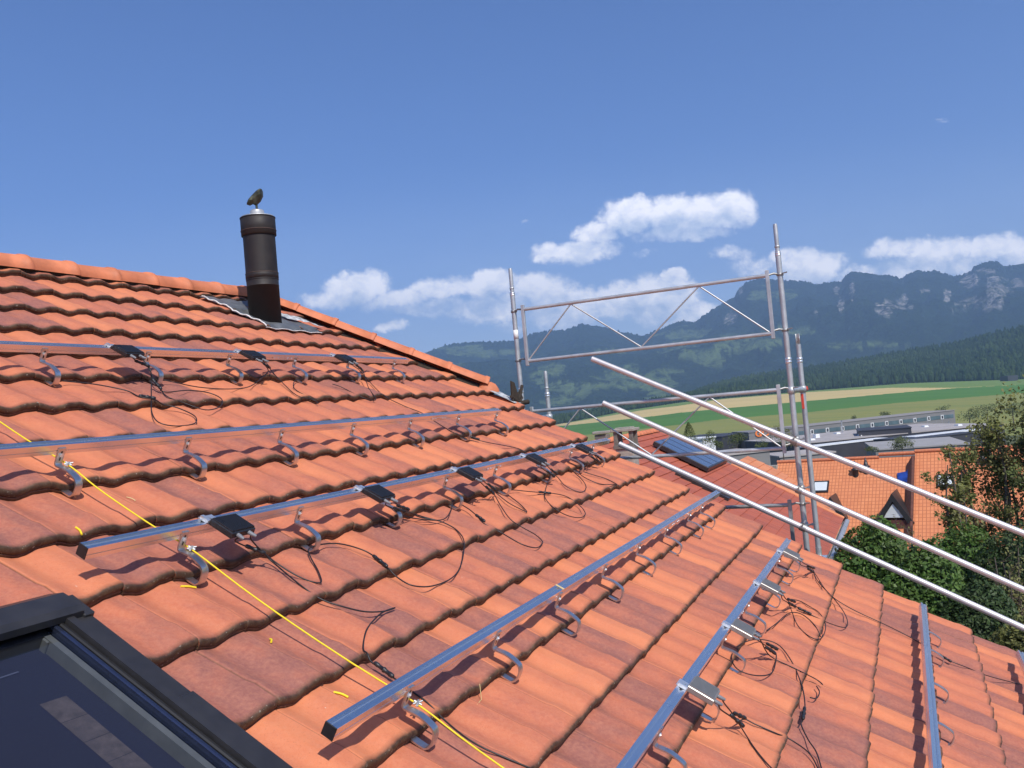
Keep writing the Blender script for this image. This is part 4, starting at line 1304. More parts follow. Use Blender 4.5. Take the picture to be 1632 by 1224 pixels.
# open topped chimneys
for (cx_, cy_, zb_, zt_, w, d, big) in ((21.55, 6.55, -2.9, -.62, .44, .46, True), (22.95, 7.66, -2.4, -.70, .28, .28, False)):
    zb = Z(zb_); zt = Z(zt_)
    if big:
        mb = MB().box((cx_ - w / 2, cy_ - d / 2, zb), (cx_ + w / 2, cy_ + d / 2, zt - .52), .01)
        ch = apart(mb, 'chimney', M['concrete'])
        mb = MB()
        mb.box((cx_ - w / 2 - .04, cy_ - d / 2 - .04, zt - .52), (cx_ + w / 2 + .04, cy_ + d / 2 + .04, zt - .42), .01)
        for sx in (-1, 1):
            for sy in (-1, 1):
                mb.box((cx_ + sx * (w / 2 - .03) - .045, cy_ + sy * (d / 2 - .03) - .045, zt - .42), (cx_ + sx * (w / 2 - .03) + .045, cy_ + sy * (d / 2 - .03) + .045, zt - .085))
        apart(mb, 'cap_posts', M['concrete_dark'], ch)
        mb = MB().box((cx_ - w / 2 - .07, cy_ - d / 2 - .07, zt - .085), (cx_ + w / 2 + .07, cy_ + d / 2 + .07, zt - .01), .012)
        mb.box((cx_ - .18, cy_ - .2, zt - .008), (cx_ + .18, cy_ + .2, zt + .02))
        apart(mb, 'cap_slab', M['concrete'], ch)
    else:
        mb = MB().box((cx_ - w / 2, cy_ - d / 2, zb), (cx_ + w / 2, cy_ + d / 2, zt - .42), .01)
        ch = apart(mb, 'chimney', M['plaster'])
        apart(MB().box((cx_ - w / 2 - .01, cy_ - d / 2 - .06, zt - .42), (cx_ + w / 2 + .01, cy_ + d / 2 + .0, zt - .09), .01), 'chimney_head', M['concrete_dark'], ch)
        apart(MB().box((cx_ - w / 2 - .06, cy_ - d / 2 - .07, zt - .07), (cx_ + w / 2 + .06, cy_ + d / 2 + .05, zt), .012), 'cap_slab', M['concrete'], ch)
# long dark rooflight low on the neighbour's roof
rl = apart(roofed2(MB().box((23.0, .88, .0), (23.75, 2.40, .09))), 'rooflight', M['darkmetal'])
rl.location = tuple(-ann_loc)
apart(roofed2(MB().box((23.12, 1.0, .092), (23.63, 2.28, .10))), 'pane', simple('slate_blue_glass', (.05, .07, .12), .12, .2, .05, 3, 0), rl)

# solar collector lying on the neighbour's roof
sc_loc = P(25.2, -.45, AH)
sp = empty('solar_panel', sc_loc, (PIT, 0, 0))
tag(sp, 'dark blue solar collector of four strips tilted on the neighbouring red roof', 'solar panel')
SW, SL = 3.05, 1.75
MB().box((0, -SL, .06), (SW, 0, .19), .01).build('frame', M['darkmetal'], sp)
m, T, b, out = new_mat('collector_glass')
b.inputs['Base Color'].default_value = (.035, .05, .095, 1); b.inputs['Roughness'].default_value = .16
b.inputs['Specular IOR Level'].default_value = .9; b.inputs['Coat Weight'].default_value = .4
for i in range(4):
    w = SW / 4
    MB().box((i * w + .04, -SL + .05, .19), ((i + 1) * w - .04, -.03, .196)).build('collector_strip', m, sp)
for x in (.3, SW - .3):
    MB().box((x, -SL + .1, .0), (x + .04, -.1, .06)).build('mounting_foot', M['galv'], sp)

# ================================================================== GROUND AND FAR LAND
AZ0 = math.atan2(FWD[1], FWD[0])


def az_of_x(x, y=640):
    r = ray(x, y)
    return math.atan2(r[1], r[0]) - AZ0


AZX = [(x, az_of_x(x)) for x in range(-1200, 3200, 20)]
AZ_A = np.array([a for _, a in AZX])[::-1]; AZ_X = np.array([x for x, _ in AZX], dtype=float)[::-1]


def x_of_az(az):
    return float(np.interp(az, AZ_A, AZ_X))


def sm(t):
    t = min(1, max(0, t)); return t * t * (3 - 2 * t)


RISE_X = [-400, 880, 905, 1000, 1088, 1288, 1451, 1632, 2200]
RISE_Z = [0, 0, 3, 15, 21, 21.5, 20, 11, 4]


def ground_z(r, az):
    """height of the land relative to the eye"""
    if r < 14: z = -10.0
    elif r < 80: z = -10 - 6.5 * sm((r - 14) / 66)
    elif r < 320: z = -16.5 - 11.0 * sm((r - 80) / 240)
    else: z = -27.5 - .5 * sm((r - 320) / 100)
    x = x_of_az(az)
    z += float(np.interp(x, RISE_X, RISE_Z)) * sm((r - 430) / 1150)
    if r > 1600:
        z -= float(np.interp(x, RISE_X, RISE_Z)) * sm((r - 1700) / 1200) * .6
    return z


def g_pt(r, az, dz=0.0):
    return np.array([r * math.cos(AZ0 + az), r * math.sin(AZ0 + az), CAM_Z + ground_z(r, az) + dz])


def polar_grid(rs, azs, zf, keep=None):
    V = []; F = []
    na = len(azs)
    for r in rs:
        for a in azs:
            V.append(zf(r, a))
    for i in range(len(rs) - 1):
        for j in range(na - 1):
            if keep is None or keep(i, j):
                F.append((i * na + j, (i + 1) * na + j, (i + 1) * na + j + 1, i * na + j + 1))
    return V, F


def mesh_obj(name, V, F, m, smooth=True):
    me = bpy.data.meshes.new(name)
    me.from_pydata([tuple(map(float, p)) for p in V], [], F)
    me.polygons.foreach_set('use_smooth', [smooth] * len(F))
    for mm in (m if isinstance(m, list) else [m]):
        me.materials.append(mm)
    me.update()
    o = bpy.data.objects.new(name, me)
    col.objects.link(o)
    return o


def grass_mat(name, c1, c2, c3, sc=.02, streak=None, det=.3):
    m, T, b, out = new_mat(name)
    oc = T.add('ShaderNodeTexCoord').outputs['Object']
    v = oc if streak is None else T.mapping(oc, (1, 1, 1), (0, 0, 0), (0, 0, streak))
    v2 = v if streak is None else T.mapping(v, (.12, 1.6, 1))
    n = T.noise(v2, sc, 6, .65)
    n2 = T.noise(oc, det, 4, .7)
    c = T.mix(T.ramp(n, .35, .65), c1, c2)
    c = T.mix(T.ramp(n2, .4, .75, 0, .6), c, c3)
    T.put(b.inputs['Base Color'], c)
    b.inputs['Roughness'].default_value = .95
    b.inputs['Specular IOR Level'].default_value = .1
    return m


M['meadow'] = grass_mat('dry_meadow', (.235, .235, .065), (.165, .205, .055), (.27, .24, .09), .03, AZ0 + 1.5)
M['green_field'] = grass_mat('green_crop', (.080, .185, .035), (.062, .155, .030), (.10, .19, .04), .02, AZ0 + 1.45)
M['wheat'] = grass_mat('ripe_wheat', (.56, .42, .185), (.46, .36, .15), (.50, .41, .19), .02, AZ0 + 1.45)
M['upper_field'] = grass_mat('upper_pasture', (.14, .22, .05), (.12, .20, .05), (.19, .215, .07), .02, AZ0 + 1.45)
M['near_ground'] = grass_mat('valley_floor', (.075, .095, .035), (.10, .11, .05), (.13, .12, .075), .08, None, .6)

L1 = ([880, 905, 1028, 1080, 1153, 1288, 1421, 1632, 1900], [700, 696, 683, 677, 668, 657, 643, 626, 606])
L2 = ([880, 905, 1028, 1080, 1153, 1288, 1421, 1521, 1632, 1900], [679, 678, 665, 658, 651, 639, 627, 618.5, 613, 600])
L3 = ([880, 905, 1028, 1080, 1153, 1288, 1421, 1521, 1632, 1900], [675, 674, 653, 647, 636, 625, 618, 618, 613, 600])


def zone(x, y):
    if y > np.interp(x, *L1): return 0
    if y > np.interp(x, *L2): return 1
    if y > np.interp(x, *L3): return 2
    return 3


azs = np.concatenate([np.linspace(az_of_x(3000), az_of_x(1640), 24)[:-1], np.linspace(az_of_x(1640), az_of_x(860), 320), np.linspace(az_of_x(860), az_of_x(-900), 40)[1:]])
rs_f = list(430 * (1640 / 430) ** np.linspace(0, 1, 190))
Vg, Fg = polar_grid(rs_f, azs, lambda r, a: g_pt(r, a))
na = len(azs)
zones = [[], [], [], []]
for q in Fg:
    c = (Vg[q[0]] + Vg[q[2]]) / 2
    x, y = pix(c)
    zones[zone(x, y)].append(q)
for nm, zi, m_ in (('meadow', 0, M['meadow']), ('green_field', 1, M['green_field']), ('wheat_field', 2, M['wheat']), ('pasture', 3, M['upper_field'])):
    used = sorted({i for q in zones[zi] for i in q})
    remap = {i: k for k, i in enumerate(used)}
    o = mesh_obj(nm, [Vg[i] for i in used], [tuple(remap[i] for i in q) for q in zones[zi]], m_)
    tag(o, kind='structure')
# near ground all round, and the valley floor beyond the fields
full = np.linspace(-math.pi, math.pi, 121)
rs_n = [0.01, 6, 10, 14, 20, 28, 38, 50, 65, 80, 110, 150, 200, 260, 320, 380, 430]
Vn, Fn = polar_grid(rs_n, full, lambda r, a: g_pt(r, a))
o_n = (Vn, Fn)
back = np.concatenate([np.linspace(az_of_x(-900), math.pi * 1.0, 30), ])
back2 = np.linspace(-math.pi, az_of_x(3000), 30)
Vall = list(Vn); Fall = list(Fn)
for seg in (back, back2):
    v_, f_ = polar_grid([430, 600, 900, 1300, 1640], seg, lambda r, a: g_pt(r, a))
    o0 = len(Vall); Vall += v_; Fall += [tuple(i + o0 for i in q) for q in f_]
v_, f_ = polar_grid([1640, 1800, 2100, 2600, 3200, 4200, 5500, 8000], np.linspace(-math.pi, math.pi, 240), lambda r, a: g_pt(r, a))
o0 = len(Vall); Vall += v_; Fall += [tuple(i + o0 for i in q) for q in f_]
tag(mesh_obj('ground', Vall, Fall, M['near_ground']), kind='structure')

# ---- mountains
SIL = [(-400, 600), (200, 590), (500, 582), (600, 578), (660, 570), (690, 558), (715, 549), (745, 546), (790, 545), (822, 543), (850, 531), (875, 527), (900, 526), (915, 521), (927, 516), (942, 519), (965, 522),
       (985, 529), (1005, 532), (1025, 536), (1045, 528), (1068, 519), (1085, 512), (1108, 514), (1118, 507), (1135, 494), (1152, 484), (1170, 474), (1176, 462), (1190, 450), (1210, 444), (1235, 446), (1260, 448),
       (1285, 449), (1300, 454), (1315, 451), (1340, 449), (1348, 440), (1356, 433), (1375, 435), (1395, 438), (1420, 440), (1438, 444), (1448, 436), (1462, 431), (1475, 433), (1490, 431), (1505, 436), (1520, 440),
       (1535, 438), (1547, 432), (1552, 425), (1565, 420), (1580, 416), (1592, 418), (1600, 425), (1625, 422), (1660, 418), (1800, 400), (2400, 430), (3000, 520)]
SA = np.array([az_of_x(x, y) for x, y in SIL]); SEl = []
for x, y in SIL:
    r_ = ray(x, y); SEl.append(r_[2] / math.hypot(r_[0], r_[1]))
SEl = np.array(SEl)
order = np.argsort(SA); SA = SA[order]; SEl = SEl[order]
R_FOOT, R_TOP = 3300.0, 6600.0
VAL = -30.0


def fbm(x, y, z, oct=5):
    s = 0; a = 1; t = 0
    for _ in range(oct):
        s += a * mnoise.noise(Vector((x, y, z))); t += a; a *= .52; x *= 2.05; y *= 2.05; z *= 2.05
    return s / t


def mount_z(r, az):
    el = float(np.interp(az, SA, SEl))
    X = r * math.cos(AZ0 + az); Y = r * math.sin(AZ0 + az)
    crest = R_TOP * el
    t = (r - R_FOOT) / (R_TOP - R_FOOT)
    if t <= 0:
        return VAL
    if t <= 1:
        base = VAL + (crest - VAL) * (.42 * t + .58 * t ** 2.2)
        env = math.sin(math.pi * min(1, t)) ** .8
        gul = (1 - abs(fbm(X / 620, Y / 620, 3.1, 5)) * 2.6) * .5
        base += env * (gul * 230 + fbm(X / 1500, Y / 1500, 1.7, 4) * 220)
        lim = r * el * .985
        base = min(base, max(lim - 2 * env, VAL)) if t < .97 else base
        if t > .9:
            base += (mnoise.noise(Vector((az * 850, r * .01, 0))) * 9 + mnoise.noise(Vector((az * 300, 0, 4))) * 12 + abs(mnoise.noise(Vector((az * 1700, r * .02, 0)))) * 13) * sm((t - .9) / .1)
        return base
    return crest - (r - R_TOP) * .35 + VAL * 0


azm = np.concatenate([np.linspace(az_of_x(2600), az_of_x(1640), 40)[:-1], np.linspace(az_of_x(1640), az_of_x(630), 760), np.linspace(az_of_x(630), az_of_x(-600), 60)[1:]])
tt = np.concatenate([np.linspace(0, .9, 80), np.linspace(.91, 1.0, 14), [1.05, 1.15]])
rs_m = R_FOOT + (R_TOP - R_FOOT) * tt
Vm, Fm = polar_grid(rs_m, azm, lambda r, a: np.array([r * math.cos(AZ0 + a), r * math.sin(AZ0 + a), CAM_Z + mount_z(r, a)]))
# land cover seen in the photograph: pastures on the lower slopes, bare rock faces below the summits
MEAD = [(905, 615, 60, 9), (880, 590, 22, 10), (1000, 608, 55, 16), (1048, 612, 26, 16), (1075, 640, 40, 8), (1120, 560, 70, 8), (1185, 545, 55, 12), (760, 562, 50, 5), (800, 540, 12, 3), (860, 600, 20, 8), (900, 640, 40, 7),
        (1255, 528, 36, 6), (1090, 533, 40, 10), (1140, 575, 26, 7), (985, 655, 60, 6), (1050, 645, 60, 6), (740, 555, 40, 5), (820, 560, 30, 4), (1230, 470, 36, 10), (1060, 592, 26, 5), (930, 628, 16, 14), (970, 560, 26, 4), (700, 580, 40, 4), (1395, 550, 70, 5)]
ROCK = [(1585, 470, 14, 22), (1562, 484, 26, 11), (1600, 455, 22, 10), (1545, 445, 12, 12), (1575, 432, 18, 4), (1425, 485, 22, 7), (1408, 497, 14, 6), (1440, 482, 8, 13), (1358, 460, 5, 12), (1333, 462, 4, 8), (1340, 485, 4, 12), (1166, 508, 10, 10), (1475, 462, 8, 3),
        (1510, 475, 6, 14), (1530, 490, 14, 8), (1180, 462, 4, 10), (1300, 500, 3, 3)]
mead = np.zeros(len(Vm), dtype=np.float32); rock = np.zeros(len(Vm), dtype=np.float32)
for i, p in enumerate(Vm):
    x, y = pix(p)
    if 600 < x < 1700:
        n_ = fbm(p[0] / 160, p[1] / 160, p[2] / 160, 4)
        for (cx_, cy_, rx, ry) in MEAD:
            d = math.hypot((x - cx_) / rx, (y - cy_) / ry)
            if d < 1.6:
                mead[i] = max(mead[i], 1 if d + n_ * 1.6 < 1.0 else 0)
        for (cx_, cy_, rx, ry) in ROCK:
            d = math.hypot((x - cx_) / rx, (y - cy_) / ry)
            if d < 1.6:
                rock[i] = max(rock[i], 1 if d + n_ * 1.3 < 1.0 else 0)
m, T, b, out = new_mat('mountain_land')
oc = T.add('ShaderNodeTexCoord').outputs['Object']
am = T.add('ShaderNodeAttribute', attribute_name='meadow').outputs['Fac']
ak = T.add('ShaderNodeAttribute', attribute_name='rock').outputs['Fac']
nf = T.noise(oc, .006, 6, .7); nff = T.noise(oc, .06, 4, .8)
fc = T.mix(T.ramp(nf, .35, .65), (.016, .032, .016), (.030, .055, .022))
fc = T.mix(T.ramp(nff, .42, .62, 0, .9), fc, (.006, .014, .009))
mc = T.mix(T.ramp(T.noise(oc, .012, 5, .7), .4, .6), (.13, .18, .06), (.085, .12, .05))
rc = T.mix(T.ramp(T.noise(T.mapping(oc, (1, 1, .35)), .018, 6, .75), .38, .62), (.13, .13, .12), (.42, .39, .34))
c = T.mix(T.math('MULTIPLY', am, T.ramp(T.noise(oc, .02, 4, .7), .38, .5)), fc, mc)
c = T.mix(T.math('MULTIPLY', ak, T.ramp(T.noise(oc, .014, 5, .7), .42, .56)), c, rc)
T.put(b.inputs['Base Color'], c)
b.inputs['Roughness'].default_value = 1.0
b.inputs['Specular IOR Level'].default_value = 0.0
bump(T, b, T.math('ADD', nff, T.math('MULTIPLY', T.noise(oc, .012, 5, .7), 4.0)), 1.0, 14.0)
M['mountain'] = m
mo = mesh_obj('mountain', Vm, Fm, m)
for nm, arr in (('meadow', mead), ('rock', rock)):
    at = mo.data.attributes.new(nm, 'FLOAT', 'POINT'); at.data.foreach_set('value', arr)
tag(mo, kind='structure')

# ---- wooded hill at the right, closer than the mountains
HS = [(840, 668), (905, 662), (960, 656), (1000, 650), (1060, 640), (1095, 628), (1130, 614), (1170, 602), (1230, 592), (1290, 584), (1350, 574), (1420, 562), (1480, 551), (1530, 543), (1570, 532), (1600, 525), (1640, 516), (1800, 490), (2200, 480), (2800, 560)]
HA = np.array([az_of_x(x, y) for x, y in HS]); HE = np.array([ray(x, y)[2] / math.hypot(*ray(x, y)[:2]) for x, y in HS])
order = np.argsort(HA); HA = HA[order]; HE = HE[order]
H0, H1 = 1560.0, 2500.0
TREE_H = 17.0


def hill_z(r, az):
    el = float(np.interp(az, HA, HE)); cr = H1 * el - TREE_H * .75
    b0 = ground_z(1600, az) - 1
    t = (r - H0) / (H1 - H0)
    if t <= 0: return b0 - 1.5
    if t <= 1: return b0 + (cr - b0) * (t ** 1.15) + 5 * math.sin(math.pi * t) * fbm(az * 30, r / 300, 0, 3)
    return cr - (r - H1) * .12


azh = np.linspace(az_of_x(2600), az_of_x(842), 150)
rs_h = list(np.linspace(H0, H1, 24)) + [2700, 3000]
Vh, Fh = polar_grid(rs_h, azh, lambda r, a: np.array([r * math.cos(AZ0 + a), r * math.sin(AZ0 + a), CAM_Z + hill_z(r, a)]))
M['wood_floor'] = grass_mat('wood_floor', (.018, .032, .014), (.022, .040, .016), (.012, .02, .01), .01, None, .05)
tag(mesh_obj('hill', Vh, Fh, M['wood_floor']), kind='structure')
m, T, b, out = new_mat('far_wood')
oc = T.add('ShaderNodeTexCoord').outputs['Object']
isl = T.add('ShaderNodeNewGeometry').outputs['Random Per Island']
c = T.mix(isl, (.014, .030, .014), (.038, .062, .024))
c = T.mix(T.ramp(T.noise(oc, .004, 4, .6), .5, .68, 0, .7), c, (.055, .085, .028))
T.put(b.inputs['Base Color'], c); b.inputs['Roughness'].default_value = 1; b.inputs['Specular IOR Level'].default_value = 0
M['far_wood'] = m
mb = MB()
hill_n = 0
for _ in range(15000):
    x = RNG.uniform(850, 1720); az = az_of_x(x)
    t = RNG.random() ** 1.0
    r = H0 + 8 + (H1 - H0 - 10) * t
    el = float(np.interp(az, HA, HE))
    p = np.array([r * math.cos(AZ0 + az), r * math.sin(AZ0 + az), CAM_Z + hill_z(r, az)])
    hh = TREE_H * RNG.uniform(.55, 1.2) * (0.8 if t < .03 else 1)
    w = hh * RNG.uniform(.17, .26)
    an0 = RNG.uniform(0, 6.28)
    conif = RNG.random() < .72
    vs = []
    ring = [(0.0, .35), (.30, 1.0), (.62, .62)] if conif else [(0.0, .6), (.35, 1.25), (.75, 1.0)]
    for (hz_, rr) in ring:
        for k in range(5):
            an = an0 + k * 1.2566
            j = RNG.uniform(.8, 1.2)
            vs.append((p[0] + math.cos(an) * w * rr * j, p[1] + math.sin(an) * w * rr * j, p[2] + hh * hz_ * RNG.uniform(.92, 1.08)))
    vs.append((p[0], p[1], p[2] + hh))
    fs = []
    for s_ in range(2):
        for k in range(5):
            fs.append((s_ * 5 + k, s_ * 5 + (k + 1) % 5, s_ * 5 + 5 + (k + 1) % 5, s_ * 5 + 5 + k))
    for k in range(5):
        fs.append((10 + k, 10 + (k + 1) % 5, 15))
    mb.add(vs, fs)
o = mb.build('wood', M['far_wood'])
tag(o, 'dark conifer wood covering the hill behind the fields', kind='stuff')


# ================================================================== FOLIAGE
def leaf_mat(name, c1, c2, c3, spec=.4, rough=.5, trans=.25):
    m, T, b, out = new_mat(name)
    isl = T.add('ShaderNodeNewGeometry').outputs['Random Per Island']
    oc = T.add('ShaderNodeTexCoord').outputs['Object']
    n = T.noise(oc, .9, 3, .6)
    c = T.mix(isl, c1, c2)
    c = T.mix(T.ramp(n, .45, .7, 0, .7), c, c3)
    T.put(b.inputs['Base Color'], c)
    b.inputs['Roughness'].default_value = rough
    b.inputs['Specular IOR Level'].default_value = spec
    tl = T.add('ShaderNodeBsdfTranslucent'); T.put(tl.inputs[0], c)
    mx = T.add('ShaderNodeMixShader'); mx.inputs[0].default_value = trans
    T.l.new(b.outputs[0], mx.inputs[1]); T.l.new(tl.outputs[0], mx.inputs[2])
    T.l.new(mx.outputs[0], out.inputs['Surface'])
    return m


M['laurel'] = leaf_mat('laurel_leaves', (.040, .098, .016), (.125, .215, .040), (.075, .115, .03), .35, .5, .25)
M['dark_shrub'] = leaf_mat('dark_shrub_leaves', (.020, .045, .014), (.060, .10, .028), (.075, .105, .04), .3, .55, .15)
M['olive_leaf'] = leaf_mat('olive_leaves', (.11, .130, .038), (.25, .255, .08), (.19, .155, .07), .3, .6, .3)
M['tree_leaf'] = leaf_mat('tree_leaves', (.065, .095, .03), (.15, .18, .06), (.13, .125, .055), .2, .7, .2)
M['pale_leaf'] = leaf_mat('pale_leaves', (.11, .14, .06), (.17, .19, .09), (.10, .12, .05), .2, .7, .2)
M['bark'] = simple('grey_brown_bark', (.115, .095, .075), .9, 0, .25, 9, .5, .01)
M['twig'] = simple('brown_twig', (.13, .095, .07), .9, 0, .2, 20, 0)
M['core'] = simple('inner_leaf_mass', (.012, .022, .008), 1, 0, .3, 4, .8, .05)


def leaves_obj(name, C, N, size, m, parent, aspect=.5, rnd=.6):
    """C: leaf centres, N: outward directions; one kite shaped leaf each"""
    n = len(C)
    R = RNG.normal(size=(n, 3)) * rnd
    nn = N + R
    nn /= np.linalg.norm(nn, axis=1)[:, None] + 1e-9
    t = RNG.normal(size=(n, 3))
    t -= nn * (t * nn).sum(1)[:, None]
    t /= np.linalg.norm(t, axis=1)[:, None] + 1e-9
    s = np.cross(nn, t)
    L = (size * RNG.uniform(.6, 1.25, n))[:, None]
    V = np.empty((n, 4, 3))
    V[:, 0] = C - t * L * .5
    V[:, 1] = C + s * L * aspect * .5 - t * L * .05 + nn * L * .06
    V[:, 2] = C + t * L * .5
    V[:, 3] = C - s * L * aspect * .5 - t * L * .05 + nn * L * .06
    me = bpy.data.meshes.new(name)
    me.vertices.add(n * 4)
    me.vertices.foreach_set('co', V.reshape(-1))
    me.loops.add(n * 4)
    me.loops.foreach_set('vertex_index', np.arange(n * 4, dtype=np.int32))
    me.polygons.add(n)
    me.polygons.foreach_set('loop_start', np.arange(0, n * 4, 4, dtype=np.int32))
    me.polygons.foreach_set('loop_total', np.full(n, 4, dtype=np.int32))
    me.materials.append(m)
    me.update(calc_edges=True)
    o = bpy.data.objects.new(name, me)
    col.objects.link(o)
    o.parent = parent
    return o


def lump(C0, rx, ry, rz, n, depth=.35, namp=.28, nsc=1.2, lower=-.8):
    d = RNG.normal(size=(n * 2, 3)); d /= np.linalg.norm(d, axis=1)[:, None]
    d = d[d[:, 2] > lower][:n]
    k = np.array([mnoise.noise(Vector((float(v[0]) * nsc + C0[0], float(v[1]) * nsc + C0[1], float(v[2]) * nsc))) + .5 * mnoise.noise(Vector((float(v[0]) * nsc * 3 + C0[0], float(v[1]) * nsc * 3, float(v[2]) * nsc * 3))) for v in d])
    rr = (1 + namp * k) * (1 - depth * RNG.random(len(d)) ** 2)
    C = np.array(C0)[None, :] + d * rr[:, None] * np.array([rx, ry, rz])[None, :]
    return C, d


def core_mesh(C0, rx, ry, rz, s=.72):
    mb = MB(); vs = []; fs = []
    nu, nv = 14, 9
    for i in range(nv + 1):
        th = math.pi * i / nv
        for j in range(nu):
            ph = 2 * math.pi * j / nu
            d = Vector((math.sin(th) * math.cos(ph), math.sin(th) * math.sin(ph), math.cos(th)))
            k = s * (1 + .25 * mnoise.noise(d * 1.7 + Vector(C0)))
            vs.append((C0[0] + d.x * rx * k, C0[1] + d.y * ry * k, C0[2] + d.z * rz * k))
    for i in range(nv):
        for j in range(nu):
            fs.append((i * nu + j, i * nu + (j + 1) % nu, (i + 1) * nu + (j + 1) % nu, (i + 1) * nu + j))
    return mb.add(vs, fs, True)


def gz(p):
    r = math.hypot(p[0], p[1]); az = math.atan2(p[1], p[0]) - AZ0
    return CAM_Z + ground_z(r, az)


def bush(label, x, ytop, ybot, wpx, depth, m, size, n, cat='bush', group=None, cores=True, name='bush', deep=.35, asp=.5):
    top = far(x, ytop, depth); bot = far(x, ybot, depth)
    rx = wpx / 2 / FPX * depth
    g = gz(top)
    zc = (top[2] + bot[2]) / 2; rz = (top[2] - bot[2]) / 2
    root = empty(name, (top[0], top[1], g))
    tag(root, label, cat, group)
    c0 = (0, 0, zc - g)
    C, N = lump(c0, rx, rx * .85, rz, n, deep)
    leaves_obj('foliage', C, N, size, m, root, asp)
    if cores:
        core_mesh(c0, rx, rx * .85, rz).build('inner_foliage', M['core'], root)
    mb = MB()
    for k in range(4):
        an = k * 1.7
        mb.tube([(math.cos(an) * .1 * rx, math.sin(an) * .1 * rx, -.2), (math.cos(an) * .25 * rx, math.sin(an) * .25 * rx, (zc - g) * .6), (math.cos(an) * .4 * rx, math.sin(an) * .4 * rx, zc - g)], [.05 * rx + .02, .04 * rx + .01, .01 * rx], 6)
    mb.build('stem', M['bark'], root)
    return root


HG = 'evergreen bushes crowding beyond the verge'
bush('glossy bright green laurel bush beside the gutter end of the neighbouring roof', 1392, 828, 1075, 160, 21, M['laurel'], .13, 15000, group=HG)
bush('broad bright green laurel bush in the middle below the two lower guard tubes', 1470, 868, 1110, 175, 19.5, M['laurel'], .125, 15000, group=HG)
bush('dark shaded bush right of the broad laurel, behind the top of the bare rail', 1560, 930, 1160, 170, 18.0, M['dark_shrub'], .10, 15000, group=HG)
bush('olive green bush at the lower right edge close to the roof verge', 1628, 985, 1200, 130, 16, M['olive_leaf'], .10, 9000, group=HG)
bush('tall green bush between the orange row house and the laurels', 1530, 838, 1060, 175, 25, M['laurel'], .13, 12000, group=HG)
bush('dark green bush under the tall airy tree at the right edge', 1632, 835, 1080, 190, 23, M['dark_shrub'], .11, 14000, group=HG)
bush('low dark bush hugging the verge near the scaffold foot', 1345, 905, 1120, 90, 22.5, M['dark_shrub'], .11, 6000, group=HG)


def branchy(label, x, ytop, depth, wpx, stems, nleaf, lsize, m, name='tree', cat='tree', group=None, crown_lo=.25, seed=0, twig=None, tm=None, spread=.35):
    """airy tree: tapered leaning stems that fork, leaves clustered at the twig ends"""
    rg = np.random.default_rng(seed + 11)
    top = far(x, ytop, depth)
    g = gz(top)
    H = top[2] - g
    W_ = wpx / FPX * depth / 2
    root = empty(name, (top[0], top[1], g))
    tag(root, label, cat, group)
    ends = []
    mb = MB(); mbt = MB()
    for s_ in range(stems):
        an = rg.uniform(0, 6.28)
        rr = W_ * rg.uniform(.15, .6) if stems > 1 else 0
        base = Vector((math.cos(an) * rr * .25, math.sin(an) * rr * .25, -.2))
        tip = Vector((math.cos(an) * rr, math.sin(an) * rr, H * rg.uniform(.82, 1.0)))
        pts = []
        for k in range(9):
            t = k / 8
            p = base.lerp(tip, t) + Vector((rg.normal() * .03, rg.normal() * .03, 0)) * H * .25 * t
            pts.append(p)
        r0_ = H * .011 + .02
        mb.tube(pts, [r0_ * (1 - .88 * k / 8) for k in range(9)], 7)
        nb = int(16 / stems) + 10
        for bidx in range(nb):
            t = crown_lo + (1 - crown_lo) * rg.random() ** .8
            i = min(int(t * 8), 7)
            p = pts[i].lerp(pts[i + 1], t * 8 - i)
            ba = rg.uniform(0, 6.28)
            ln = W_ * (1.05 - .65 * abs(t - .45)) * rg.uniform(.45, 1.0)
            d = Vector((math.cos(ba), math.sin(ba), rg.uniform(.15, .9))).normalized()
            q = [p]
            for k in range(1, 5):
                q.append(q[-1] + d * ln / 4 + Vector(rg.normal(size=3)) * ln * .04)
                d = (d + Vector((0, 0, .08))).normalized()
            rb = r0_ * (1 - t) * .45 + .006
            mbt.tube(q, [rb * (1 - .8 * k / 4) for k in range(5)], 5)
            for k in range(1, 5):
                for _ in range(2):
                    dd = Vector(rg.normal(size=3)).normalized() * ln * spread * rg.uniform(.4, 1)
                    dd.z = abs(dd.z) * .6
                    e = q[k] + dd
                    mbt.tube([q[k], e], [rb * .3 + .002, .002], 4, False)
                    ends.append(q[k].lerp(e, .5)); ends.append(e)
            ends.append(q[-1])
    mb.build('trunk', tm or M['bark'], root)
    mbt.build('branches', twig or M['twig'], root)
    E_ = np.array([tuple(e) for e in ends])
    idx = rg.integers(0, len(E_), nleaf)
    wts = .6 + .4 * rg.random(nleaf)
    C = E_[idx] + rg.normal(size=(nleaf, 3)) * (W_ * .085 * wts)[:, None]
    N = np.tile(np.array([[-.3, -.3, .6]]), (nleaf, 1))
    leaves_obj('crown', C, N, lsize, m, root, .55, .9)
    return root


branchy('tall airy olive green tree overlapping the right end of the orange row house', 1578, 640, 27, 165, 5, 11000, .12, M['olive_leaf'], seed=1, crown_lo=.40)
branchy('tall dark tree cut off by the right picture edge', 1650, 622, 26, 150, 4, 10500, .13, M['tree_leaf'], seed=2, crown_lo=.40)
branchy('slender sapling in front of the second roof window of the row house', 1512, 700, 26, 100, 4, 4500, .12, M['olive_leaf'], seed=5, crown_lo=.55)
branchy('thin brown twiggy shrub rising behind the laurels below the gabled dormer', 1438, 822, 24, 70, 6, 900, .07, M['olive_leaf'], name='shrub', cat='shrub', seed=3, crown_lo=.6)
branchy('dry twiggy shrub with bare twigs above the dark bushes at right', 1585, 872, 19, 130, 7, 1500, .08, M['olive_leaf'], name='shrub', cat='shrub', seed=4, crown_lo=.55)

TG = 'small trees between the houses and the fields'


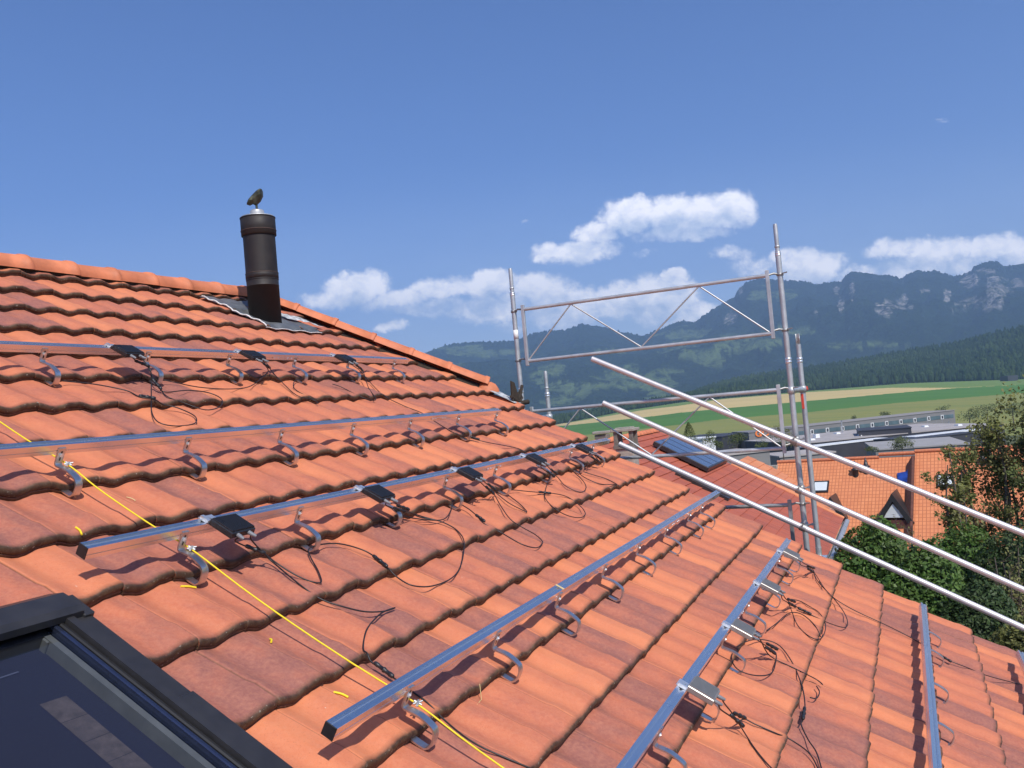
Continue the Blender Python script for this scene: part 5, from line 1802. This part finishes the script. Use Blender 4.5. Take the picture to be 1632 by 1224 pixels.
def far_tree(label, x, ytop, ybase, wpx, depth, m, n=420, conif=False):
    top = far(x, ytop, depth)
    zb = gz(top); zb2 = far(x, ybase, depth)[2]
    rx = wpx / 2 / FPX * depth
    root = empty('tree', (top[0], top[1], zb))
    tag(root, label, 'tree', TG)
    H = top[2] - zb; lo = max(zb2 - zb, .5)
    ls = max(.10 * rx, depth * 1.9 / FPX)
    C = []; N = []
    if conif:
        t = RNG.random(n * 2) ** .7
        an = RNG.uniform(0, 6.28, n * 2)
        rr = rx * (1 - t) ** .8 * RNG.uniform(.45, 1.05, n * 2) + .05 * rx
        C = np.stack([np.cos(an) * rr, np.sin(an) * rr, lo + (H - lo) * t - rr * .25], 1)
        N = np.stack([np.cos(an), np.sin(an), np.full(n * 2, .6)], 1)
        leaves_obj('crown', C, N, ls * 1.1, m, root, .5)
    else:
        for k in range(7):
            f = RNG.random(3)
            c0 = ((f[0] - .5) * rx * 1.1, (f[1] - .5) * rx * 1.1, lo + (H - lo) * (.35 + .45 * f[2]))
            s_ = RNG.uniform(.35, .6)
            a_, b_ = lump(c0, rx * s_, rx * s_, min((H - lo) * s_ * .6, H - c0[2]), n // 5, .5)
            C.append(a_); N.append(b_)
        leaves_obj('crown', np.concatenate(C), np.concatenate(N), ls, m, root, .6)
    MB().tube([(0, 0, -.3), (.05 * rx, 0, H * .5), (0, .03 * rx, H * .92)], [.05 * rx + .05, .035 * rx + .03, .01], 6).build('trunk', M['bark'], root)


far_tree('bushy dark tree behind the solar collector', 1097, 673, 712, 36, 62, M['tree_leaf'], 900, True)
far_tree('round green tree between the white shed and the dark hall', 1172, 690, 716, 44, 150, M['tree_leaf'], 600)
far_tree('small green tree at the left end of the flat roofed sheds', 1140, 698, 722, 30, 150, M['tree_leaf'])
far_tree('brownish tree in front of the sign building', 1244, 676, 726, 46, 140, M['olive_leaf'], 800)
far_tree('low green tree left of the brownish tree', 1215, 700, 726, 34, 145, M['tree_leaf'], 500)
far_tree('pale willowy tree just over the orange ridge', 1436, 695, 724, 44, 120, M['pale_leaf'], 900)
far_tree('small dull green tree left of the pale willowy tree', 1388, 709, 724, 26, 122, M['tree_leaf'], 350)
far_tree('dark round tree at the right end of the long office building', 1543, 648, 678, 40, 395, M['tree_leaf'], 500)
far_tree('dark bushy tree behind the round tree right of the office', 1572, 644, 672, 36, 410, M['tree_leaf'], 500)
far_tree('grey green tree at the right edge of the industrial area', 1612, 640, 668, 44, 400, M['tree_leaf'], 500)
far_tree('small tree peeping over the middle of the office roof', 1410, 655, 668, 22, 430, M['tree_leaf'], 250)
far_tree('tiny bush over the left half of the office roof', 1361, 661, 672, 10, 430, M['tree_leaf'], 120)
far_tree('broad low tree behind the office roof near its right end', 1500, 645, 664, 26, 440, M['tree_leaf'], 250)
far_tree('green tree beside the annex ridge left of the conifer', 1128, 686, 712, 30, 90, M['tree_leaf'], 500)

# ================================================================== ORANGE ROW HOUSE
def zpt(x, y, z):
    r = ray(x, y)
    return ORIGIN + r * (z / r[2])


zu = far(1241, 727.5, 78)[2] - CAM_Z
U0 = zpt(1238, 727.3, zu); U1 = zpt(1760, 701.0, zu)
zk = zu - .55
K0 = zpt(1238, 737.2, zk)
rd = (U1 - U0); rd[2] = 0; LEN = np.linalg.norm(rd); rd /= LEN
pn = np.array([rd[1], -rd[0], 0.0])
if pn @ (ORIGIN - U0) < 0: pn = -pn
# force the break line parallel to the ridge, then a 40 degree slope below it
kd = (K0 - U0) @ pn
RH = empty('row_house', (U0 + rd * LEN / 2)[:2].tolist() + [0.0])
RH_L = np.array([*(U0 + rd * LEN / 2)[:2], 0.0])
tag(RH, 'long row house with bright orange pantile roof below the industrial area', 'house')
ANG = math.degrees(math.atan2(rd[1], rd[0]))
SLP = 8.5
TAN = math.tan(math.radians(41))


def rhp(s, d, up=0.0):
    """s metres along the ridge from its left end, d metres out from the ridge towards us"""
    z = U0[2] - (.55 * d / kd if d < kd else .55 + (d - kd) * TAN)
    p = U0 + rd * s + pn * d
    return np.array([p[0], p[1], z + up])


def rh(mb, name, m, parent=None, lab=None):
    if parent is None:
        o = mb.build(name, m, RH, tuple(-RH_L))
    else:
        o = mb.build(name, m, parent)
    if lab: o['label'] = lab
    return o


def pantile_mat():
    m, T, b, out = new_mat('bright_pantile')
    at = T.add('ShaderNodeAttribute', attribute_name='st').outputs['Vector']
    br = T.add('ShaderNodeTexBrick'); br.offset = 0
    T.put(br.inputs['Vector'], at)
    br.inputs['Scale'].default_value = 1; br.inputs['Brick Width'].default_value = .27; br.inputs['Row Height'].default_value = .37
    br.inputs['Mortar Size'].default_value = .036; br.inputs['Mortar Smooth'].default_value = .5
    br.inputs['Color1'].default_value = (.70, .265, .115, 1); br.inputs['Color2'].default_value = (.63, .225, .095, 1); br.inputs['Mortar'].default_value = (.42, .14, .065, 1)
    n = T.noise(at, .35, 5, .6)
    T.put(b.inputs['Base Color'], T.mix(T.ramp(n, .4, .75, 0, .4), br.outputs[0], (.50, .16, .08)))
    b.inputs['Roughness'].default_value = .7; b.inputs['Specular IOR Level'].default_value = .25
    bump(T, b, br.outputs['Fac'], -.6, .03)
    return m


M['pantile'] = pantile_mat()


def roof_slab(s0, s1, segs, lift, name, parent=None):
    V = []; ST = []; F = []
    for (d, acc) in segs:
        for s in (s0, s1):
            V.append(rhp(s, d, lift)); ST.append((s, acc, 0))
    n = len(segs)
    for i in range(n - 1):
        F.append((2 * i, 2 * i + 2, 2 * i + 3, 2 * i + 1))
    o = len(V)
    for (d, acc) in segs:                       # underside
        for s in (s0, s1):
            V.append(rhp(s, d, lift - .22)); ST.append((s, acc, 0))
    for i in range(n - 1):
        F.append((o + 2 * i, o + 2 * i + 1, o + 2 * i + 3, o + 2 * i + 2))
    for (e) in (0, 1):
        for i in range(n - 1):
            q = (2 * i + e, 2 * i + 2 + e, o + 2 * i + 2 + e, o + 2 * i + e)
            F.append(q if e else q[::-1])
    F.append((2 * n - 2, 2 * n - 1, o + 2 * n - 1, o + 2 * n - 2))
    ob = mesh_obj(name, V, F, M['pantile'], False)
    at = ob.data.attributes.new('st', 'FLOAT_VECTOR', 'POINT'); at.data.foreach_set('vector', np.array(ST, dtype=np.float32).reshape(-1))
    ob.parent = RH if parent is None else parent
    ob.location = tuple(-RH_L)
    return ob


def s_of_x(x, y):
    """where a pixel's line of sight meets the main slope: (s, d)"""
    r = ray(x, y)
    # plane through rhp(0,kd), spanned by rd and the slope
    p0 = rhp(0, kd); dn = rhp(0, kd + 1) - p0
    nn = np.cross(rd, dn)
    t = ((p0 - ORIGIN) @ nn) / (r @ nn)
    p = ORIGIN + r * t
    return (p - U0) @ rd, (p - U0) @ pn


s_step = s_of_x(1458, 760)[0]
s_step2 = s_of_x(1401, 733)[0]
segA = [(0, 0), (kd, kd), (kd + SLP, kd + SLP / math.cos(math.radians(41)))]
roof_slab(-.0, s_step, segA, 0, 'roof')
roof_slab(s_step + .01, LEN, segA, .32, 'roof')
mb = MB()
for (sa, sb_, lf) in ((0, s_step2, .05), (s_step2, s_step, .28), (s_step, LEN, .40)):
    mb.tube([rhp(sa, 0, lf), rhp(sb_, 0, lf)], .15, 8)
rh(mb, 'ridge_caps', M['ridge'])
mb = MB()
back = -pn * 9
p0, p1 = rhp(0, 0, -.02), rhp(LEN, 0, -.02)
mb.add([p0, p1, p1 + back - np.array([0, 0, 5.5]), p0 + back - np.array([0, 0, 5.5])], [(0, 1, 2, 3)])
rh(mb, 'back_slope', M['far_tile'])
# walls
e0, e1 = rhp(.2, kd + SLP - .6, -.4), rhp(LEN, kd + SLP - .6, -.4)
b0_, b1_ = rhp(.2, 0, -.3) + back, rhp(LEN, 0, -.3) + back
zb_ = 0.0 - 8
mb = MB()
lo = lambda p, z: np.array([p[0], p[1], z])
for (pa, pb) in ((e0, e1), (e1, b1_), (b1_, b0_)):
    mb.add([lo(pa, zb_), lo(pb, zb_), lo(pb, min(pa[2], e0[2])), lo(pa, min(pa[2], e0[2]))], [(0, 1, 2, 3)])
g_ = rhp(.2, 0, -.25)
mb.add([lo(e0, zb_), lo(b0_, zb_), lo(b0_, e0[2]), g_, rhp(.2, kd, -.25), e0], [(0, 1, 2, 3, 4, 5)])
rh(mb, 'wall', M['plaster'])
pc = rhp(-.3, .5)
mb = MB().hexa([lo(pc + rd * a_ + pn * c_, z_) for z_ in (pc[2] - 3.0, pc[2] + .25) for (a_, c_) in ((-.4, -.4), (.4, -.4), (.4, .4), (-.4, .4))])
rh(mb, 'gable_pier', M['concrete'])


def on_roof(x, y):
    s, d = s_of_x(x, y)
    return s, d


slope_dn = (rhp(0, kd + 1) - rhp(0, kd)); slope_dn /= np.linalg.norm(slope_dn)
slope_n = np.cross(rd, slope_dn)
if slope_n[2] < 0: slope_n = -slope_n


def rwin(x0, y0, x1, y1, lift=0.0):
    s0, d0 = on_roof(x0, y0); s1, d1 = on_roof(x1, y1)
    pa = rhp(s0, d0, lift); w = (s1 - s0); L = (d1 - d0) / math.cos(math.radians(41))

    def bx(ua, ub, va, vb, h0, h1):
        return [pa + rd * u + slope_dn * v + slope_n * h for h in (h0, h1) for (u, v) in ((ua, va), (ub, va), (ub, vb), (ua, vb))]
    f = rh(MB().hexa(bx(0, w, 0, L, 0, .12)), 'roof_window', M['darkmetal'])
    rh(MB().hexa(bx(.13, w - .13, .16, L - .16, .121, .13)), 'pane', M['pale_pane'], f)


M['pale_pane'] = simple('pale_grey_pane', (.62, .66, .66), .25, 0, .05, 2, 0)  # even pale colour for roof window panes and gable panels
rwin(1297, 768, 1320, 785)
rwin(1494, 764, 1521, 782, .32)
# two dark sheet metal vent pipes with caps
for (x, y0, y1) in ((1364, 757, 734), (1381, 752, 729), (1567, 745, 716), (1580, 745, 714)):
    s, d = on_roof(x, y0)
    p = rhp(s, d, -.2)
    h = (y0 - y1) / FPX * 76
    rh(MB().lathe([(.24, 0), (.24, h * .45), (.34, h * .48), (.34, h * .56), (.20, h * .60), (.10, h * .9), (.03, h + .15), (0, h + .15)], 12, tuple(p)), 'vent_pipe', M['darkmetal'])
# blue tarpaulin in a dark opening against the stepped party wall
s0, d0 = on_roof(1431, 756); s1, d1 = s_step, on_roof(1457, 775)[1]
pa = rhp(s0, d0, .05)
mb = MB()
qs = [rhp(*on_roof(*c_), l_) for c_, l_ in (((1430, 757), .15), ((1445, 757), .30), ((1457, 747), .55), ((1457, 779), .55), ((1446, 774), .30), ((1431, 768), .15))]
mb.add(qs, [(0, 5, 4, 1), (1, 4, 3, 2)])
rh(mb, 'blue_sheet', simple('blue_tarpaulin', (.016, .045, .22), .35, 0, .6, 1.6, .3, .05, dirt=(.02, .03, .10)))
mb = MB().hexa([rhp(s1 - .9, d0 - .6, -.3), rhp(s1, d0 - .6, -.3), rhp(s1, d1 + 3.9, -.3), rhp(s1 - .9, d1 + 3.9, -.3), rhp(s1 - .15, d0 - .6, .9), rhp(s1, d0 - .6, .9), rhp(s1, d1 + 3.9, .7), rhp(s1 - .15, d1 + 3.9, .7)])
rh(mb, 'party_wall', simple('shadow_dark_brick', (.13, .05, .035), .9, 0, .3, 5, .3, .02))  # shadow at the roof step is put into this dark red-brown colour


# gabled dormers
def dormer(xc, yb, wpx, hpx, cut=None):
    s, d = on_roof(xc, yb)
    wd = wpx / FPX * 74; hg = hpx / FPX * 74
    base = rhp(s, d, 0)
    q = lambda u, out_, z: base + rd * u + pn * out_ + np.array([0, 0, z])
    mb = MB()
    th = .30
    apx = q(0, .5, hg); bk = 4.2
    mb.add([q(-wd / 2, .5, .1), apx, q(0, -bk, hg), q(-wd / 2, -bk * .15, .1)], [(0, 1, 2, 3)])
    mb.add([q(wd / 2, .5, .1), q(wd / 2, -bk * .15, .1), q(0, -bk, hg), apx], [(0, 1, 2, 3)])
    # barge boards on the front
    mb.add([q(-wd / 2, .5, .1), q(-wd / 2 + .45, .5, .1), q(0, .5, hg - .62), apx], [(0, 1, 2, 3)])
    mb.add([q(wd / 2, .5, .1), apx, q(0, .5, hg - .62), q(wd / 2 - .45, .5, .1)], [(0, 1, 2, 3)])
    o = rh(mb, 'dormer', M['darkmetal'])
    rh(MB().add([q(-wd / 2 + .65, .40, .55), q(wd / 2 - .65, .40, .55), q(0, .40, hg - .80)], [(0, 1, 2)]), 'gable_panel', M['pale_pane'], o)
    rh(MB().hexa([q(-wd / 2 + .3, -.8, -1.6), q(wd / 2 - .3, -.8, -1.6), q(wd / 2 - .3, .38, -1.6), q(-wd / 2 + .3, .38, -1.6), q(-wd / 2 + .3, -.8, .34), q(wd / 2 - .3, -.8, .34), q(wd / 2 - .3, .38, .34), q(-wd / 2 + .3, .38, .34)]), 'dormer_cheeks', simple('dark_red_boards', (.10, .03, .022), .8, 0, .2, 4, .1), o)
    return o


dormer(1427, 835, 54, 46)
dormer(1328, 828, 44, 36)

# ================================================================== INDUSTRIAL AREA
M['ind_grey'] = simple('grey_sheet_cladding', (.20, .195, .19), .7, .1, .06, .5, 0)
M['ind_dark'] = simple('dark_sheet_cladding', (.045, .045, .052), .6, .1, .1, .5, 0)
M['gravel'] = simple('gravel_roof', (.36, .33, .31), .95, 0, .12, .3, 0, dirt=(.28, .25, .24))
M['ind_glass'] = simple('office_glass', (.10, .15, .17), .2, .1, .2, .4, 0)
M['ind_white'] = simple('white_sheet', (.66, .68, .68), .6, 0, .06, .5, 0)


def block(name, label, L_, R_, depth, height, thick, mw, mt, cat='building', group=None):
    zL = far(L_[0], L_[1], depth)[2] - CAM_Z
    A_ = zpt(L_[0], L_[1], zL); B_ = zpt(R_[0], R_[1], zL)
    d = B_ - A_; ln = np.linalg.norm(d); d /= ln
    n_ = np.array([d[1], -d[0], 0]);
    if n_ @ (ORIGIN - A_) < 0: n_ = -n_
    cen = (A_ + B_) / 2 - n_ * thick / 2
    base = A_[2] - height
    g = gz(cen)
    root = empty(name, (cen[0], cen[1], min(base, g)))
    rl_ = np.array([cen[0], cen[1], min(base, g)])
    tag(root, label, cat, group)
    q = lambda u, o_, z: A_ + d * u + n_ * o_ + np.array([0, 0, z]) - rl_
    zb = min(base, g) - A_[2] - .2
    MB().hexa([q(0, -thick, zb), q(ln, -thick, zb), q(ln, 0, zb), q(0, 0, zb), q(0, -thick, -.25), q(ln, -thick, -.25), q(ln, 0, -.25), q(0, 0, -.25)]).build('wall', mw, root)
    MB().hexa([q(-.2, -thick - .2, -.25), q(ln + .2, -thick - .2, -.25), q(ln + .2, .2, -.25), q(-.2, .2, -.25), q(-.2, -thick - .2, 0), q(ln + .2, -thick - .2, 0), q(ln + .2, .2, 0), q(-.2, .2, 0)]).build('roof', mt, root)
    return root, q, ln


root, q, ln = block('office_building', 'long grey office building with a row of windows before the fields', (1262, 681.3), (1521, 653), 335, 6.3, 14, M['ind_grey'], simple('office_roof', (.25, .235, .22), .9, 0, .05, .3, 0))
nw = 11
for i in range(nw):
    u0 = 1.0 + i * (ln - 1.5) / nw; st = (ln - 1.5) / nw
    MB().hexa([q(u0 + st * .24, .0, -3.2), q(u0 + st * .94, .0, -3.2), q(u0 + st * .94, .12, -3.2), q(u0 + st * .24, .12, -3.2), q(u0 + st * .24, 0, -1.75), q(u0 + st * .94, 0, -1.75), q(u0 + st * .94, .12, -1.75), q(u0 + st * .24, .12, -1.75)]).build('window', M['ind_glass'], root)
    f = MB().hexa([q(u0, .0, -3.35), q(u0 + st * .2, .0, -3.35), q(u0 + st * .2, .14, -3.35), q(u0, .14, -3.35), q(u0, 0, -1.6), q(u0 + st * .2, 0, -1.6), q(u0 + st * .2, .14, -1.6), q(u0, .14, -1.6)]).build('window', M['ind_white'], root)
    MB().hexa([q(u0 + st * .04, .14, -3.1), q(u0 + st * .16, .14, -3.1), q(u0 + st * .16, .18, -3.1), q(u0 + st * .04, .18, -3.1), q(u0 + st * .04, .14, -1.85), q(u0 + st * .16, .14, -1.85), q(u0 + st * .16, .18, -1.85), q(u0 + st * .04, .18, -1.85)]).build('pane', M['ind_dark'], f)
# light masts in front
for x_, yt, yb_ in ((1341, 671, 696), (1352, 694, 706), (1512, 672, 701)):
    p = far(x_, yt, 300); zt_ = p[2]; zb2 = gz(p)
    mo_ = empty('light_mast', (p[0], p[1], zb2)); tag(mo_, {1341: 'thin grey light mast in front of the left half of the office building', 1352: 'short grey mast over the flat roofed hall', 1512: 'thin grey mast near the right end of the flat roofed hall'}[x_], 'mast', 'light masts in the industrial area')
    MB().tube([(0, 0, 0), (0, 0, zt_ - zb2)], .16, 6).build('pole', M['galv'], mo_)
    MB().box((-.3, -.3, zt_ - zb2), (.3, .3, zt_ - zb2 + .25)).build('lamp_head', M['galv_dull'], mo_)

root, q, ln = block('office_building', 'grey building with an orange sign on its wall, left of the guard post', (1193, 689), (1262, 682.5), 322, 7.5, 16, M['ind_grey'], M['ind_grey'])
for i in range(5):
    u0 = 1 + i * (ln - 2) / 5
    MB().hexa([q(u0, 0, -5.0), q(u0 + ln / 7, 0, -5.0), q(u0 + ln / 7, .12, -5.0), q(u0, .12, -5.0), q(u0, 0, -3.3), q(u0 + ln / 7, 0, -3.3), q(u0 + ln / 7, .12, -3.3), q(u0, .12, -3.3)]).build('window', M['ind_glass'], root)
fc = bpy.data.curves.new('sign_lettering', 'FONT')
fc.body = 'GO'; fc.size = 3.1; fc.extrude = .06; fc.offset = .09
tmp = bpy.data.objects.new('tmp_text', fc); col.objects.link(tmp)
bpy.context.view_layer.update()
me = bpy.data.meshes.new_from_object(tmp.evaluated_get(bpy.context.evaluated_depsgraph_get()))
bpy.data.objects.remove(tmp)
ux = np.array(q(1, 0, 0)) - np.array(q(0, 0, 0)); no = np.array(q(0, 1, 0)) - np.array(q(0, 0, 0)); o0 = np.array(q(2.3, .25, -1.85))
for v in me.vertices:
    c_ = v.co.copy()
    w_ = o0 + ux * c_.x * 1.15 + no * c_.z + np.array([0, 0, 1.0]) * c_.y
    v.co = Vector([float(t) for t in w_])
sg = bpy.data.objects.new('sign_letters', me); col.objects.link(sg); sg.parent = root
me.materials.clear(); me.materials.append(simple('orange_letters', (.85, .22, .04), .5, 0, .03, 1, 0))

block('warehouse', 'dark angled warehouse left of the building with the orange sign', (1150, 695.5), (1192, 688), 318, 6.8, 20, M['ind_dark'], M['ind_dark'])
root, q, ln = block('hall', 'flat hall with pale gravel roof and white skylight domes', (1283, 706), (1600, 674.5), 262, 4.5, 42, M['ind_dark'], M['gravel'])
for i in range(13):
    u = 6 + i * (ln - 12) / 13 + RNG.uniform(-1, 1); o_ = -RNG.choice([9, 20, 30]) + RNG.uniform(-2, 2)
    MB().hexa([q(u, o_, 0), q(u + 1.6, o_, 0), q(u + 1.6, o_ + 2.2, 0), q(u, o_ + 2.2, 0), q(u + .2, o_ + .2, .5), q(u + 1.4, o_ + .2, .5), q(u + 1.4, o_ + 2, .5), q(u + .2, o_ + 2, .5)]).build('skylight_dome', M['ind_white'], root)
block('hall', 'black flat roofed unit standing on the gravel roofed hall', (1368, 686.5), (1452, 680.5), 272, 1.6, 16, M['ind_dark'], M['ind_dark'])
block('canopy', 'long white canopy at the left front of the flat hall', (1290, 712), (1416, 697.5), 245, .9, 5, M['ind_dark'], M['ind_white'], 'canopy')
block('canopy', 'long white canopy at the right front of the flat hall', (1458, 696), (1566, 683.5), 240, .9, 5, M['ind_dark'], M['ind_white'], 'canopy')
block('hall', 'low black walled hall behind the pale willowy tree', (1455, 700), (1556, 688), 232, 3.2, 14, M['ind_dark'], M['ind_dark'])
block('hall', 'wide low building with plain grey roof just over the orange ridge', (1395, 716), (1545, 706), 165, 4, 22, M['ind_grey'], simple('grey_flat_roof', (.30, .29, .28), .95, 0, .1, .4, 0))
block('shed', 'pale flat roofed shed left of the scaffold post over the orange roof', (1243, 727), (1330, 719), 150, 3.5, 10, M['ind_grey'], M['gravel'], 'shed')
block('shed', 'long flat grey shed roof behind the solar collector', (1128, 727), (1226, 716), 128, 3.5, 9, M['ind_grey'], M['gravel'], 'shed')
block('shed', 'small white shed beside the conifer behind the solar collector', (1120, 698), (1139, 695), 170, 3, 6, M['ind_white'], M['ind_white'], 'shed')
block('shed', 'tiny dark barn at the top of the fields by the right edge', (1606, 599), (1622, 597.5), 1250, 5, 12, M['ind_dark'], M['ind_dark'], 'barn')


# ---- farm houses far out in the valley
for i, (x, y, lab) in enumerate([(1016, 641, 'leftmost'), (1030, 643, 'second from left'), (1043, 640, 'third from left'), (1056, 642, 'rightmost')]):
    p = far(x, y, 2950)
    r = empty('farmhouse', (p[0], p[1], p[2] - 9), (0, 0, i * .7))
    tag(r, 'tiny white farmhouse in the far valley, %s of the four' % lab, 'house', 'farmhouses in the valley')
    MB().box((-8, -6, -25), (8, 6, 7)).build('wall', M['ind_white'], r)
    MB().prism([(-7, 7), (7, 7), (0, 13)], -9, 9, 0).build('roof', M['concrete_dark'], r)

# ================================================================== HAZE
m = bpy.data.materials.new('thin_haze')
m.use_nodes = True
T = NT(m.node_tree); T.n.clear()
out = T.add('ShaderNodeOutputMaterial')
pv = T.add('ShaderNodeVolumePrincipled')
pv.inputs['Color'].default_value = (.46, .67, 1.0, 1)
pv.inputs['Density'].default_value = 0.00013
pv.inputs['Anisotropy'].default_value = 0.25
T.l.new(pv.outputs[0], out.inputs['Volume'])
hz_ = MB().box((-8200, -8200, CAM_Z - 420), (8200, 8200, CAM_Z + 1250)).build('haze', m)
tag(hz_, 'thin blue summer haze filling the valley', kind='stuff')
